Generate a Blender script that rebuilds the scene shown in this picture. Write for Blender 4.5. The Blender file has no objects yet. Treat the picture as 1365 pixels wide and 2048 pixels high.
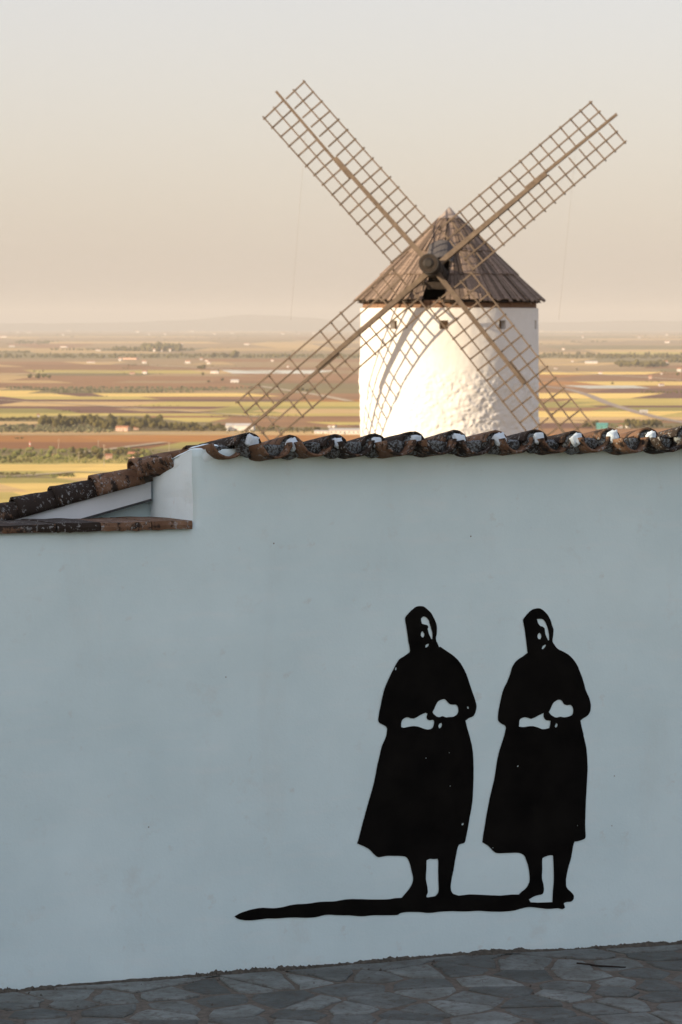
import bpy, bmesh, math, random
from mathutils import Vector, Matrix, noise
R = math.radians
rng = random.Random(7)
scn = bpy.context.scene
COL = scn.collection

# ------------------------------------------------------------------ camera, sky, sun, exposure
F, CX, HY = 5973.0, 682.5, 650.0            # focal length in photo pixels, centre column, eye level row
cam_d = bpy.data.cameras.new('camera')
cam = bpy.data.objects.new('camera', cam_d); COL.objects.link(cam)
cam_d.sensor_fit = 'VERTICAL'; cam_d.sensor_height = 36; cam_d.lens = 36 * F / 2048
cam_d.shift_y = (HY - 1024) / 2048.0
cam_d.clip_start = 0.1; cam_d.clip_end = 200000
cam.rotation_euler = (R(90), 0, 0)
cam_d.dof.use_dof = True; cam_d.dof.focus_distance = 16.4; cam_d.dof.aperture_fstop = 8.5
scn.camera = cam

SUN_EL, SUN_AZ = R(16), R(-60)              # azimuth measured from «towards the camera», to the left
to_sun = Vector((math.sin(SUN_AZ) * math.cos(SUN_EL), -math.cos(SUN_AZ) * math.cos(SUN_EL), math.sin(SUN_EL)))
world = bpy.data.worlds.new('World'); scn.world = world; world.use_nodes = True
wn = world.node_tree; wn.nodes.clear()
sky = wn.nodes.new('ShaderNodeTexSky'); sky.sky_type = 'NISHITA'; sky.sun_disc = False
sky.sun_elevation = SUN_EL; sky.sun_rotation = math.atan2(to_sun.x, to_sun.y)
sky.altitude = 700; sky.air_density = 1.1; sky.dust_density = 5.2; sky.ozone_density = 1.0
bg = wn.nodes.new('ShaderNodeBackground'); bg.inputs['Strength'].default_value = 0.15
wo = wn.nodes.new('ShaderNodeOutputWorld')
sk_t = wn.nodes.new('ShaderNodeMix'); sk_t.data_type = 'RGBA'; sk_t.blend_type = 'MULTIPLY'; sk_t.inputs[0].default_value = 1.0
sk_t.inputs[7].default_value = (0.95, 0.855, 0.855, 1)                # white balance of the whole sky
sk_l = wn.nodes.new('ShaderNodeRGBToBW'); sk_p = wn.nodes.new('ShaderNodeMath'); sk_p.operation = 'POWER'; sk_p.inputs[1].default_value = 0.28 - 1.0   # power curve evens the brightness of the whole sky
sk_g = wn.nodes.new('ShaderNodeMix'); sk_g.data_type = 'RGBA'; sk_g.blend_type = 'MULTIPLY'; sk_g.clamp_result = False; sk_g.inputs[0].default_value = 1.0
sk_h = wn.nodes.new('ShaderNodeHueSaturation'); sk_h.inputs['Saturation'].default_value = 0.52
wn.links.new(sky.outputs[0], sk_h.inputs['Color']); wn.links.new(sk_h.outputs[0], sk_t.inputs[6]); wn.links.new(sk_t.outputs[2], sk_l.inputs[0]); wn.links.new(sk_l.outputs[0], sk_p.inputs[0])
wn.links.new(sk_t.outputs[2], sk_g.inputs[6]); wn.links.new(sk_p.outputs[0], sk_g.inputs[7]); wn.links.new(sk_g.outputs[2], bg.inputs[0]); wn.links.new(bg.outputs[0], wo.inputs[0])
sd = bpy.data.lights.new('sun', 'SUN'); sd.energy = 2.2; sd.angle = R(0.53); sd.color = (1.0, 0.80, 0.56)
sun = bpy.data.objects.new('sun', sd); COL.objects.link(sun)
sun.rotation_euler = to_sun.to_track_quat('Z', 'Y').to_euler()
vs = scn.view_settings
scn.display_settings.display_device = 'sRGB'
vs.view_transform = 'Standard'; vs.look = 'None'; vs.exposure = 1.93; vs.gamma = 1.0; vs.use_curve_mapping = False
scn.render.engine = 'CYCLES'
scn.cycles.use_denoising = True
scn.cycles.max_bounces = 6; scn.cycles.diffuse_bounces = 4; scn.cycles.volume_bounces = 0
HAZE_DENSITY = 3.8e-5

# ------------------------------------------------------------------ helpers
def P(px, py, Y):
    return Vector(((px - CX) / F * Y, Y, (HY - py) / F * Y))

def mesh_data(name, verts, faces, mats=None, smooth=False):
    me = bpy.data.meshes.new(name)
    me.from_pydata([tuple(v) for v in verts], [], faces)
    for m in ([mats] if mats and not isinstance(mats, (list, tuple)) else (mats or [])):
        me.materials.append(m)
    if smooth:
        me.polygons.foreach_set('use_smooth', [True] * len(me.polygons))
    me.update()
    return me

def add(name, me, parent=None, loc=None, kind=None, label=None, cat=None, group=None):
    o = bpy.data.objects.new(name, me); COL.objects.link(o)
    if parent: o.parent = parent
    if loc is not None: o.location = loc
    if kind: o['kind'] = kind
    if label: o['label'] = label
    if cat: o['category'] = cat
    if group: o['group'] = group
    return o

def obj(name, verts, faces, mats, parent=None, smooth=False, **kw):
    return add(name, mesh_data(name, verts, faces, mats, smooth), parent, **kw)

def thing(name, label, cat, loc, rotz=0, group=None):
    o = add(name, None, None, loc, None, label, cat, group)
    o.rotation_euler = (0, 0, rotz); o.empty_display_size = 0.3
    return o

def join(parts):
    V, Fc = [], []
    for v, f in parts:
        n = len(V); V += [tuple(x) for x in v]; Fc += [tuple(i + n for i in q) for q in f]
    return V, Fc

BOXF = [(0, 3, 2, 1), (4, 5, 6, 7), (0, 1, 5, 4), (1, 2, 6, 5), (2, 3, 7, 6), (3, 0, 4, 7)]
def box(x0, x1, y0, y1, z0, z1):
    return [(x0, y0, z0), (x1, y0, z0), (x1, y1, z0), (x0, y1, z0), (x0, y0, z1), (x1, y0, z1), (x1, y1, z1), (x0, y1, z1)], BOXF

def beam(p0, p1, w, h, ref, w1=None, h1=None):
    p0, p1 = Vector(p0), Vector(p1); d = (p1 - p0).normalized()
    s = d.cross(Vector(ref)).normalized(); t = s.cross(d).normalized()
    w1 = w if w1 is None else w1; h1 = h if h1 is None else h1
    v = [p0 - s*w/2 - t*h/2, p0 + s*w/2 - t*h/2, p0 + s*w/2 + t*h/2, p0 - s*w/2 + t*h/2,
         p1 - s*w1/2 - t*h1/2, p1 + s*w1/2 - t*h1/2, p1 + s*w1/2 + t*h1/2, p1 - s*w1/2 + t*h1/2]
    return v, BOXF

def tube(p0, p1, r0, r1, n=10, caps=True):
    p0, p1 = Vector(p0), Vector(p1); d = (p1 - p0).normalized()
    a = d.cross(Vector((0, 0, 1)) if abs(d.z) < .9 else Vector((1, 0, 0))).normalized(); b = d.cross(a)
    v = [p0 + (a*math.cos(2*math.pi*i/n) + b*math.sin(2*math.pi*i/n))*r0 for i in range(n)]
    v += [p1 + (a*math.cos(2*math.pi*i/n) + b*math.sin(2*math.pi*i/n))*r1 for i in range(n)]
    f = [(i, (i+1) % n, n + (i+1) % n, n + i) for i in range(n)]
    if caps: f += [tuple(range(n))[::-1], tuple(range(n, 2*n))]
    return v, f

def nz(x, y, z=0.0): return noise.noise(Vector((x, y, z)))

# ------------------------------------------------------------------ materials
def nodes_of(name):
    m = bpy.data.materials.new(name); m.use_nodes = True
    t = m.node_tree; t.nodes.clear()
    out = t.nodes.new('ShaderNodeOutputMaterial'); b = t.nodes.new('ShaderNodeBsdfPrincipled')
    t.links.new(b.outputs[0], out.inputs['Surface'])
    b.inputs['Roughness'].default_value = 0.9
    if 'Specular IOR Level' in b.inputs: b.inputs['Specular IOR Level'].default_value = 0.25
    return m, t, b

def N(t, kind, **kw):
    n = t.nodes.new(kind)
    for k, v in kw.items():
        if k in n.inputs: n.inputs[k].default_value = v
        else: setattr(n, k, v)
    return n

def coords(t, scale=(1, 1, 1), kind='Object'):
    tc = N(t, 'ShaderNodeTexCoord'); mp = N(t, 'ShaderNodeMapping')
    mp.inputs['Scale'].default_value = scale
    t.links.new(tc.outputs[kind], mp.inputs['Vector'])
    return mp.outputs['Vector']

def ramp(t, fac, stops):
    r = N(t, 'ShaderNodeValToRGB'); e = r.color_ramp.elements
    e[0].position, e[0].color = stops[0][0], (*stops[0][1], 1)
    e[1].position, e[1].color = stops[-1][0], (*stops[-1][1], 1)
    for p, c in stops[1:-1]:
        x = e.new(p); x.color = (*c, 1)
    t.links.new(fac, r.inputs['Fac']); return r.outputs['Color']

def mask(t, fac, lo, hi):
    r = N(t, 'ShaderNodeMapRange'); r.inputs['From Min'].default_value = lo; r.inputs['From Max'].default_value = hi
    t.links.new(fac, r.inputs['Value']); return r.outputs['Result']

def mix(t, fac, a, b):
    m = N(t, 'ShaderNodeMix', data_type='RGBA')
    for k, s in ((0, fac), (6, a), (7, b)):
        if hasattr(s, 'node'): t.links.new(s, m.inputs[k])
        else: m.inputs[k].default_value = s if k == 0 else (*s, 1)
    return m.outputs[2]

def math_n(t, op, a, b):
    m = N(t, 'ShaderNodeMath', operation=op)
    for k, s in ((0, a), (1, b)):
        if hasattr(s, 'node'): t.links.new(s, m.inputs[k])
        else: m.inputs[k].default_value = s
    return m.outputs[0]

def noise_n(t, vec, scale, detail=4, rough=0.55):
    n = N(t, 'ShaderNodeTexNoise', Scale=scale, Detail=detail, Roughness=rough)
    t.links.new(vec, n.inputs['Vector']); return n.outputs['Fac']

def bump(t, b, h, strength, dist):
    n = N(t, 'ShaderNodeBump'); n.inputs['Strength'].default_value = strength; n.inputs['Distance'].default_value = dist
    t.links.new(h, n.inputs['Height']); t.links.new(n.outputs['Normal'], b.inputs['Normal'])

def simple(name, c0, c1, scale=3.0, stretch=(1, 1, 1), bumpd=0.0, rough=0.9, rnd=0.0, kind='Object'):
    m, t, b = nodes_of(name); v = coords(t, stretch, kind)
    n = noise_n(t, v, scale, 6, 0.6)
    c = ramp(t, n, [(0.3, c0), (0.7, c1)])
    if rnd:
        oi = N(t, 'ShaderNodeObjectInfo'); h = N(t, 'ShaderNodeHueSaturation')
        t.links.new(mask_val(t, oi.outputs['Random'], 1 - rnd, 1 + rnd), h.inputs['Value']); t.links.new(c, h.inputs['Color']); c = h.outputs['Color']
    t.links.new(c, b.inputs['Base Color']); b.inputs['Roughness'].default_value = rough
    if bumpd: bump(t, b, n, 1.0, bumpd)
    return m

def mask_val(t, fac, lo, hi):
    r = N(t, 'ShaderNodeMapRange'); r.inputs['To Min'].default_value = lo; r.inputs['To Max'].default_value = hi
    t.links.new(fac, r.inputs['Value']); return r.outputs['Result']

def whitewash(name, c0, c1, dirt, bd=0.004, sc=1.0):
    m, t, b = nodes_of(name); v = coords(t)
    n1 = noise_n(t, v, 1.3*sc, 6, 0.6); n2 = noise_n(t, v, 9*sc, 6, 0.65); n3 = noise_n(t, v, 70*sc, 3, 0.6)
    c = ramp(t, n1, [(0.3, c0), (0.7, c1)])
    sp = mask(t, n2, 0.62, 0.75)
    c = mix(t, math_n(t, 'MULTIPLY', sp, 0.35), c, dirt)
    vr = N(t, 'ShaderNodeTexVoronoi', Scale=7*sc); t.links.new(v, vr.inputs['Vector'])
    dots = mask(t, vr.outputs['Distance'], 0.035, 0.02)
    keep = mask(t, N_white(t, v, vr), 0.80, 0.82)
    c = mix(t, math_n(t, 'MULTIPLY', dots, keep), c, (0.18, 0.17, 0.15))
    vst = coords(t, (1, 1, 0.22)); n5 = noise_n(t, vst, 2.6*sc, 7, 0.7)
    c = mix(t, math_n(t, 'MULTIPLY', mask(t, n5, 0.55, 0.75), 0.13), c, dirt)
    vbr = coords(t, (1, 1, 5)); n7 = noise_n(t, vbr, 3.2*sc, 5, 0.62)
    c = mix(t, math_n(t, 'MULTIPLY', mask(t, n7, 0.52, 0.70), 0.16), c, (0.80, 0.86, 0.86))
    n6 = noise_n(t, v, 3.1*sc, 7, 0.72)
    c = mix(t, math_n(t, 'MULTIPLY', mask(t, n6, 0.58, 0.72), 0.22), c, dirt)
    t.links.new(c, b.inputs['Base Color'])
    h = math_n(t, 'ADD', math_n(t, 'MULTIPLY', n2, 0.7), math_n(t, 'MULTIPLY', n3, 0.3))
    bump(t, b, h, 0.6, bd)
    return m

def N_white(t, v, vr):
    w = N(t, 'ShaderNodeSeparateColor'); t.links.new(vr.outputs['Color'], w.inputs[0]); return w.outputs[0]

M = {}
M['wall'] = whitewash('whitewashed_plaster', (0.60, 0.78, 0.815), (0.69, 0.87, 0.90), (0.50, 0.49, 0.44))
M['mortar_white'] = simple('white_painted_mortar', (0.50, 0.61, 0.67), (0.62, 0.72, 0.78), 25, bumpd=0.004)
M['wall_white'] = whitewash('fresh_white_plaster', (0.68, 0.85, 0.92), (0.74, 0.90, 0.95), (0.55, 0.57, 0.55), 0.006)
M['mill_white'] = whitewash('lime_wash', (0.69, 0.67, 0.64), (0.77, 0.755, 0.725), (0.56, 0.49, 0.39), 0.04, 0.6)
M['black'] = simple('black_mural_paint', (0.0025, 0.0025, 0.0025), (0.009, 0.0085, 0.0075), 4, bumpd=0.001, rough=1.0)
M['black'].node_tree.nodes['Principled BSDF'].inputs['Specular IOR Level'].default_value = 0.06
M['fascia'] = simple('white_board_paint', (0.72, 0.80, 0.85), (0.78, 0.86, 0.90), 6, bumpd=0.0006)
M['edging'] = simple('grey_edge_strip', (0.05, 0.06, 0.065), (0.09, 0.095, 0.10), 9)
M['wood'] = simple('weathered_sail_wood', (0.088, 0.067, 0.050), (0.15, 0.115, 0.085), 5, (1, 1, 1), 0.004, rnd=0.2)
M['board'] = simple('weathered_roof_board', (0.108, 0.079, 0.060), (0.235, 0.177, 0.138), 6, (3, 3, 0.6), 0.006, rnd=0.5)
M['dark_wood'] = simple('tarred_wood', (0.018, 0.013, 0.010), (0.038, 0.029, 0.022), 6, bumpd=0.004)
M['beam_wood'] = simple('reddish_beam_wood', (0.16, 0.095, 0.062), (0.25, 0.155, 0.10), 6, (1, 1, 4), 0.004)
M['shutter'] = simple('shutter_wood', (0.20, 0.13, 0.08), (0.30, 0.20, 0.12), 12)
M['iron'] = simple('dark_iron', (0.014, 0.012, 0.010), (0.026, 0.021, 0.017), 9, rough=0.6)
M['rope'] = simple('pale_rope', (0.30, 0.27, 0.22), (0.36, 0.32, 0.27), 9)
M['cap'] = simple('roof_cap_sheet', (0.24, 0.20, 0.175), (0.32, 0.27, 0.235), 4)
M['hood'] = simple('grey_hood_sheet', (0.065, 0.06, 0.06), (0.09, 0.085, 0.085), 4, rough=0.9)
M['twig'] = simple('dark_twig_bark', (0.012, 0.010, 0.009), (0.03, 0.024, 0.02), 60)

def terracotta(name, moss_bias):
    m, t, b = nodes_of(name); v = coords(t); oi = N(t, 'ShaderNodeObjectInfo')
    cx = N(t, 'ShaderNodeVectorMath', operation='ADD'); t.links.new(v, cx.inputs[0])
    sc = N(t, 'ShaderNodeVectorMath', operation='SCALE'); sc.inputs[0].default_value = (7, 13, 5); t.links.new(oi.outputs['Random'], sc.inputs['Scale'])
    t.links.new(sc.outputs[0], cx.inputs[1]); v = cx.outputs[0]
    n1 = noise_n(t, v, 9, 5); n2 = noise_n(t, v, 16, 7, 0.68); n3 = noise_n(t, v, 42, 6, 0.7); n4 = noise_n(t, v, 130, 3)
    clay = ramp(t, n1, [(0.3, (0.12, 0.068, 0.040)), (0.55, (0.165, 0.10, 0.062)), (0.8, (0.24, 0.155, 0.098))])
    shift = mask_val(t, oi.outputs['Random'], -0.16, 0.13)
    mo = mask(t, math_n(t, 'ADD', n2, shift), 0.47 - moss_bias, 0.56 - moss_bias)
    c = mix(t, math_n(t, 'MULTIPLY', mo, 0.93), clay, (0.016, 0.014, 0.012))
    li = mask(t, n3, 0.56, 0.60)
    c = mix(t, math_n(t, 'MULTIPLY', math_n(t, 'MULTIPLY', li, mask(t, n1, 0.42, 0.55)), 0.80), c, (0.28, 0.30, 0.30))
    t.links.new(c, b.inputs['Base Color'])
    bump(t, b, math_n(t, 'ADD', n2, math_n(t, 'MULTIPLY', n4, 0.4)), 0.9, 0.006)
    return m
M['tile'] = terracotta('mossy_terracotta', 0.045)
M['tile_dark'] = terracotta('blackened_terracotta', 0.07)
M['ledge'] = terracotta('mossy_ledge_tile', 0.10)
def lichen_mat():
    m, t, b = nodes_of('lichen_mortar'); g = N(t, 'ShaderNodeNewGeometry')
    n1 = noise_n(t, g.outputs['Position'], 75, 5, 0.7); n2 = noise_n(t, g.outputs['Position'], 14, 4, 0.6)
    c = ramp(t, n2, [(0.35, (0.025, 0.023, 0.02)), (0.65, (0.07, 0.066, 0.058))])
    c = mix(t, mask(t, math_n(t, 'ADD', n1, math_n(t, 'MULTIPLY', n2, 0.3)), 0.63, 0.69), c, (0.18, 0.21, 0.22))
    t.links.new(c, b.inputs['Base Color']); bump(t, b, n1, 0.9, 0.008); return m
M['lichen'] = lichen_mat()
M['bed'] = simple('grey_bedding_mortar', (0.06, 0.055, 0.047), (0.14, 0.13, 0.115), 25, bumpd=0.006)

def flag_mat():
    m, t, b = nodes_of('slate_flagstone'); v = coords(t, kind='Object'); oi = N(t, 'ShaderNodeObjectInfo')
    g = N(t, 'ShaderNodeNewGeometry')
    n1 = noise_n(t, g.outputs['Position'], 5, 6, 0.65); n2 = noise_n(t, g.outputs['Position'], 24, 6, 0.7)
    c = ramp(t, n1, [(0.25, (0.092, 0.098, 0.090)), (0.5, (0.138, 0.158, 0.154)), (0.75, (0.21, 0.24, 0.238))])
    h = N(t, 'ShaderNodeHueSaturation'); t.links.new(mask_val(t, oi.outputs['Random'], 0.62, 1.38), h.inputs['Value']); t.links.new(c, h.inputs['Color'])
    c = mix(t, math_n(t, 'MULTIPLY', mask(t, n2, 0.5, 0.66), 0.7), h.outputs['Color'], (0.085, 0.07, 0.055))
    t.links.new(c, b.inputs['Base Color']); b.inputs['Roughness'].default_value = 0.8
    bump(t, b, math_n(t, 'ADD', n1, math_n(t, 'MULTIPLY', n2, 0.7)), 1.0, 0.022)
    return m
M['flag'] = flag_mat()
M['joint'] = simple('earthy_joint', (0.082, 0.074, 0.062), (0.16, 0.142, 0.12), 30, bumpd=0.01)
M['dirt'] = simple('dark_dirt', (0.04, 0.038, 0.031), (0.11, 0.10, 0.082), 40, bumpd=0.01)
M['hill'] = simple('dry_hill_grass', (0.16, 0.12, 0.06), (0.26, 0.20, 0.10), 0.6, kind='Object')

# ------------------------------------------------------------------ ground: hill and plain in one sheet, out past the horizon
PLAIN = -100.0
def sstep(a, b, x):
    t = min(1, max(0, (x - a) / (b - a))); return t*t*(3 - 2*t)
def ground_h(x, y):
    near = -3.62 + 2.0 * sstep(9, -3, y)
    h = near + (-7.0 - near) * sstep(19, 42, y)
    r = math.hypot(x, y - 50)
    return h + (PLAIN - 1.2 - h) * sstep(62, 300, r)
rings = [0, 4, 8, 12, 16, 20, 24, 28, 32, 36, 40, 46, 52, 57, 62, 68, 75, 83, 92, 102, 115, 130, 150, 175, 200, 230, 260, 300, 500, 1000, 3000, 8000, 20000, 40000, 62000]
NA = 96
gv, gf = [(0, 50, ground_h(0, 50))], []
for k, r in enumerate(rings[1:]):
    for i in range(NA):
        a = 2*math.pi*i/NA; x, y = r*math.cos(a), 50 + r*math.sin(a)
        gv.append((x, y, ground_h(x, y) + (0.12*nz(x*.2, y*.2) if 12 < r < 300 else 0)))
for i in range(NA): gf.append((0, 1 + i, 1 + (i+1) % NA))
for k in range(len(rings) - 2):
    for i in range(NA):
        a, b_ = 1 + k*NA + i, 1 + k*NA + (i+1) % NA
        gf.append((a, a + NA, b_ + NA, b_))
obj('ground', gv, gf, M['hill'], smooth=True, kind='structure')

# far ranges of hills on the horizon
hv, hf = [], []
n = 160
for i in range(n + 1):
    px = -900 + i * 3200 / n; Y = 52000
    top = 3.2 + 2.2*nz(px*.006, 3.1) + 1.2*nz(px*.02, 7.7)
    top += 17*math.exp(-((px - 505)/95)**2) + 7*math.exp(-((px - 640)/70)**2) + 5*math.exp(-((px - 330)/120)**2)
    top += 5*math.exp(-((px - 1290)/160)**2)
    top = max(1.5, top + 1.5*nz(px*.05, 1.3))
    for (yy, dy) in ((0, -2500), (top, 0), (0, 2500)):
        X = (px - CX)/F*Y
        hv.append((X, Y + dy, yy/F*Y if yy else PLAIN - 2))
for i in range(n):
    for k in range(2):
        a = i*3 + k; hf.append((a, a + 3, a + 4, a + 1))
M['far_hill'] = simple('far_scrub', (0.10, 0.10, 0.07), (0.16, 0.14, 0.10), 0.0006, kind='Object')
obj('hills', hv, hf, M['far_hill'], smooth=True, kind='structure')

# ------------------------------------------------------------------ fields on the plain
def gpt(px, py, z=PLAIN):
    Y = F * (-z) / (py - HY); return Vector(((px - CX)/F*Y, Y, z))

def field_mat(name, c0, c1, sx=0.004, sy=0.03, rnd=0.12):
    m, t, b = nodes_of(name); g = N(t, 'ShaderNodeNewGeometry'); mp = N(t, 'ShaderNodeMapping')
    mp.inputs['Scale'].default_value = (sx, sy, 1); t.links.new(g.outputs['Position'], mp.inputs['Vector'])
    n1 = noise_n(t, mp.outputs[0], 1.0, 6, 0.65)
    mp2 = N(t, 'ShaderNodeMapping'); mp2.inputs['Scale'].default_value = (0.016, 0.045, 1); t.links.new(g.outputs['Position'], mp2.inputs['Vector'])
    n2 = noise_n(t, mp2.outputs[0], 1.0, 4, 0.6)
    c = ramp(t, math_n(t, 'ADD', math_n(t, 'MULTIPLY', n1, 0.6), math_n(t, 'MULTIPLY', n2, 0.4)), [(0.34, tuple(q*.86 for q in c0)), (0.5, tuple((p+q)/2 for p, q in zip(c0, c1))), (0.66, tuple(min(.9, q*1.08) for q in c1))])
    oi = N(t, 'ShaderNodeObjectInfo'); h = N(t, 'ShaderNodeHueSaturation')
    t.links.new(mask_val(t, oi.outputs['Random'], 1 - rnd, 1 + rnd), h.inputs['Value']); t.links.new(c, h.inputs['Color'])
    t.links.new(h.outputs['Color'], b.inputs['Base Color']); b.inputs['Roughness'].default_value = 1.0
    return m
FM = {
 'g': ('wheat_field', field_mat('ripe_wheat', (0.62, 0.42, 0.10), (0.80, 0.57, 0.17))),
 'y': ('barley_field', field_mat('yellow_green_crop', (0.40, 0.305, 0.065), (0.53, 0.41, 0.105))),
 'n': ('green_field', field_mat('green_crop', (0.23, 0.195, 0.04), (0.32, 0.265, 0.06))),
 't': ('stubble_field', field_mat('tan_stubble', (0.42, 0.27, 0.10), (0.56, 0.38, 0.155))),
 'b': ('ploughed_field', field_mat('brown_soil', (0.21, 0.098, 0.034), (0.30, 0.15, 0.055))),
 'd': ('ploughed_field', field_mat('dark_brown_soil', (0.115, 0.048, 0.026), (0.17, 0.075, 0.04))),
 'r': ('ploughed_field', field_mat('red_soil', (0.31, 0.125, 0.018), (0.40, 0.17, 0.03))),
 'q': ('ploughed_field', field_mat('dark_red_soil', (0.185, 0.07, 0.015), (0.25, 0.10, 0.024))),
 'm': ('fallow_field', field_mat('dull_fallow', (0.25, 0.16, 0.068), (0.34, 0.225, 0.10))),
 'o': ('grove_field', field_mat('grove_floor', (0.15, 0.115, 0.038), (0.23, 0.17, 0.062))),
 'w': ('netted_field', field_mat('pale_crop_netting', (0.50, 0.50, 0.42), (0.60, 0.60, 0.50))),
}
def field(poly, key, z=PLAIN):
    nm, m = FM[key]
    pts = [gpt(x, y, z) for x, y in poly]
    return obj(nm, pts, [tuple(range(len(pts)))], m, kind='structure')

def block(x0, x1, rows):
    """rows: (y at x0side, y at x1side, [(x_end, key), ...]) from the far to the near; each row ends where the next starts."""
    def yb(i, x):
        ya, yc = rows[i][0], rows[i][1]
        f = min(1, max(0, (x - x0) / (x1 - x0)))
        w = (rows[min(i + 1, len(rows) - 1)][0] - ya) or 2
        return ya + (yc - ya)*f + 0.10*min(8, abs(w) + 1)*nz(x*.006, i*3.7)
    for i in range(len(rows) - 1):
        xs = x0; so = 0
        for xe, key in rows[i][2]:
            xe = min(xe, x1)
            if xe <= xs: continue
            hgt = abs(rows[i + 1][0] - rows[i][0])
            sn = 0 if xe >= x1 else rng.choice((-1, 1, 1))*min(rng.uniform(5, 13)*hgt, 0.42*(xe - xs), 70)   # ends run obliquely away, as field edges do
            k = max(2, int((xe - xs)/45))
            tu = [xs - so/2 + ((xe - sn/2) - (xs - so/2))*j/k for j in range(k + 1)]
            tl = [xs + so/2 + ((xe + sn/2) - (xs + so/2))*j/k for j in range(k + 1)]
            field([(x, yb(i, x)) for x in tu] + [(x, yb(i + 1, x)) for x in tl][::-1], key)
            xs = xe; so = sn
E = 1e9
XL, XM, XR = -1400, 900, 2800
far = []
yy = 657.0
keys = 'mmtmobmtmb'
fr = random.Random(3)
while yy < 682:
    cells, x = [], XL
    while x < XR:
        x += fr.uniform(180, 700); cells.append((x, fr.choice(keys)))
    cells[-1] = (E, cells[-1][1])
    far.append((yy, yy + fr.uniform(-.3, .3), cells)); yy += fr.uniform(1.3, 3.0)
far_l = [(a, (a + b_)/2, [c for c in cs]) for a, b_, cs in far]
block(XL, XR, far + [(683, 683, [])])
left = [
 (683, 683, [(95, 'm'), (430, 't'), (520, 'm'), (E, 't')]),
 (687, 687, [(40, 'm'), (170, 'b'), (520, 'm'), (640, 't'), (E, 'm')]),
 (696, 696, [(185, 't'), (400, 'o'), (700, 't'), (E, 'm')]),
 (702, 702, [(60, 'o'), (315, 't'), (E, 'm')]),
 (706, 707, [(E, 'o')]),
 (716, 718, [(400, 'm'), (E, 'b')]),
 (722, 724, [(150, 'b'), (240, 't'), (400, 'm'), (460, 't'), (E, 'm')]),
 (727, 730, [(25, 't'), (300, 'b'), (E, 'm')]),
 (732, 735, [(E, 'b')]),
 (738, 741, [(60, 'b'), (400, 'y'), (455, 't'), (650, 'w'), (E, 'm')]),
 (743, 748, [(60, 't'), (300, 'o'), (480, 'm'), (E, 'b')]),
 (749, 753, [(50, 't'), (430, 'b'), (E, 'b')]),
 (759, 762, [(125, 't'), (240, 'b'), (420, 'm'), (E, 'b')]),
 (763, 767, [(30, 'b'), (500, 'b'), (E, 'o')]),
 (773, 778, [(10, 't'), (500, 'o'), (E, 'o')]),
 (779, 782, [(70, 'g'), (320, 'o'), (500, 'm'), (E, 'o')]),
 (785, 787, [(130, 'g'), (198, 'd'), (350, 'g'), (530, 'g'), (E, 'b')]),
 (793, 793, [(30, 'd'), (300, 'y'), (E, 'b')]),
 (798, 799, [(15, 'd'), (600, 'd'), (E, 'r')]),
 (801, 804, [(15, 'd'), (300, 't'), (640, 'y'), (E, 'y')]),
 (811, 813, [(30, 'd'), (445, 'd'), (E, 'n')]),
 (816, 818, [(120, 'n'), (255, 'd'), (430, 't'), (520, 'n'), (E, 't')]),
 (822, 823, [(150, 'n'), (420, 'd'), (560, 'n'), (E, 't')]),
 (826, 827, [(290, 'y'), (E, 'y')]),
 (831, 832, [(90, 'y'), (290, 'o'), (420, 'b'), (E, 'b')]),
 (834, 836, [(90, 'o'), (340, 'o'), (440, 'y'), (600, 'b'), (E, 'b')]),
 (842, 844, [(85, 't'), (440, 'o'), (640, 'b'), (E, 'y')]),
 (849, 850, [(85, 'd'), (450, 'o'), (700, 'b'), (E, 'd')]),
 (852, 854, [(450, 'o'), (E, 'o')]),
 (866, 862, [(330, 't'), (E, 't')]),
 (872, 870, [(180, 'r'), (E, 'r')]),
 (884, 884, [(330, 'q'), (E, 'n')]),
 (898, 897, [(90, 'o'), (E, 'o')]),
 (912, 912, [(150, 'n'), (E, 'y')]),
 (928, 928, [(170, 'g'), (E, 'g')]),
 (942, 942, [(90, 'n'), (E, 'y')]),
 (947, 947, [(80, 'o'), (120, 'n'), (E, 'g')]),
 (956, 956, [(150, 'n'), (E, 't')]),
 (966, 966, [(30, 't'), (E, 'g')]),
 (984, 984, [(60, 'y'), (E, 'g')]),
 (1010, 1010, [(200, 't'), (E, 'n')]),
 (1060, 1060, [(E, 'm')]), (1200, 1200, [])]
block(XL, XM, left)
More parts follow.
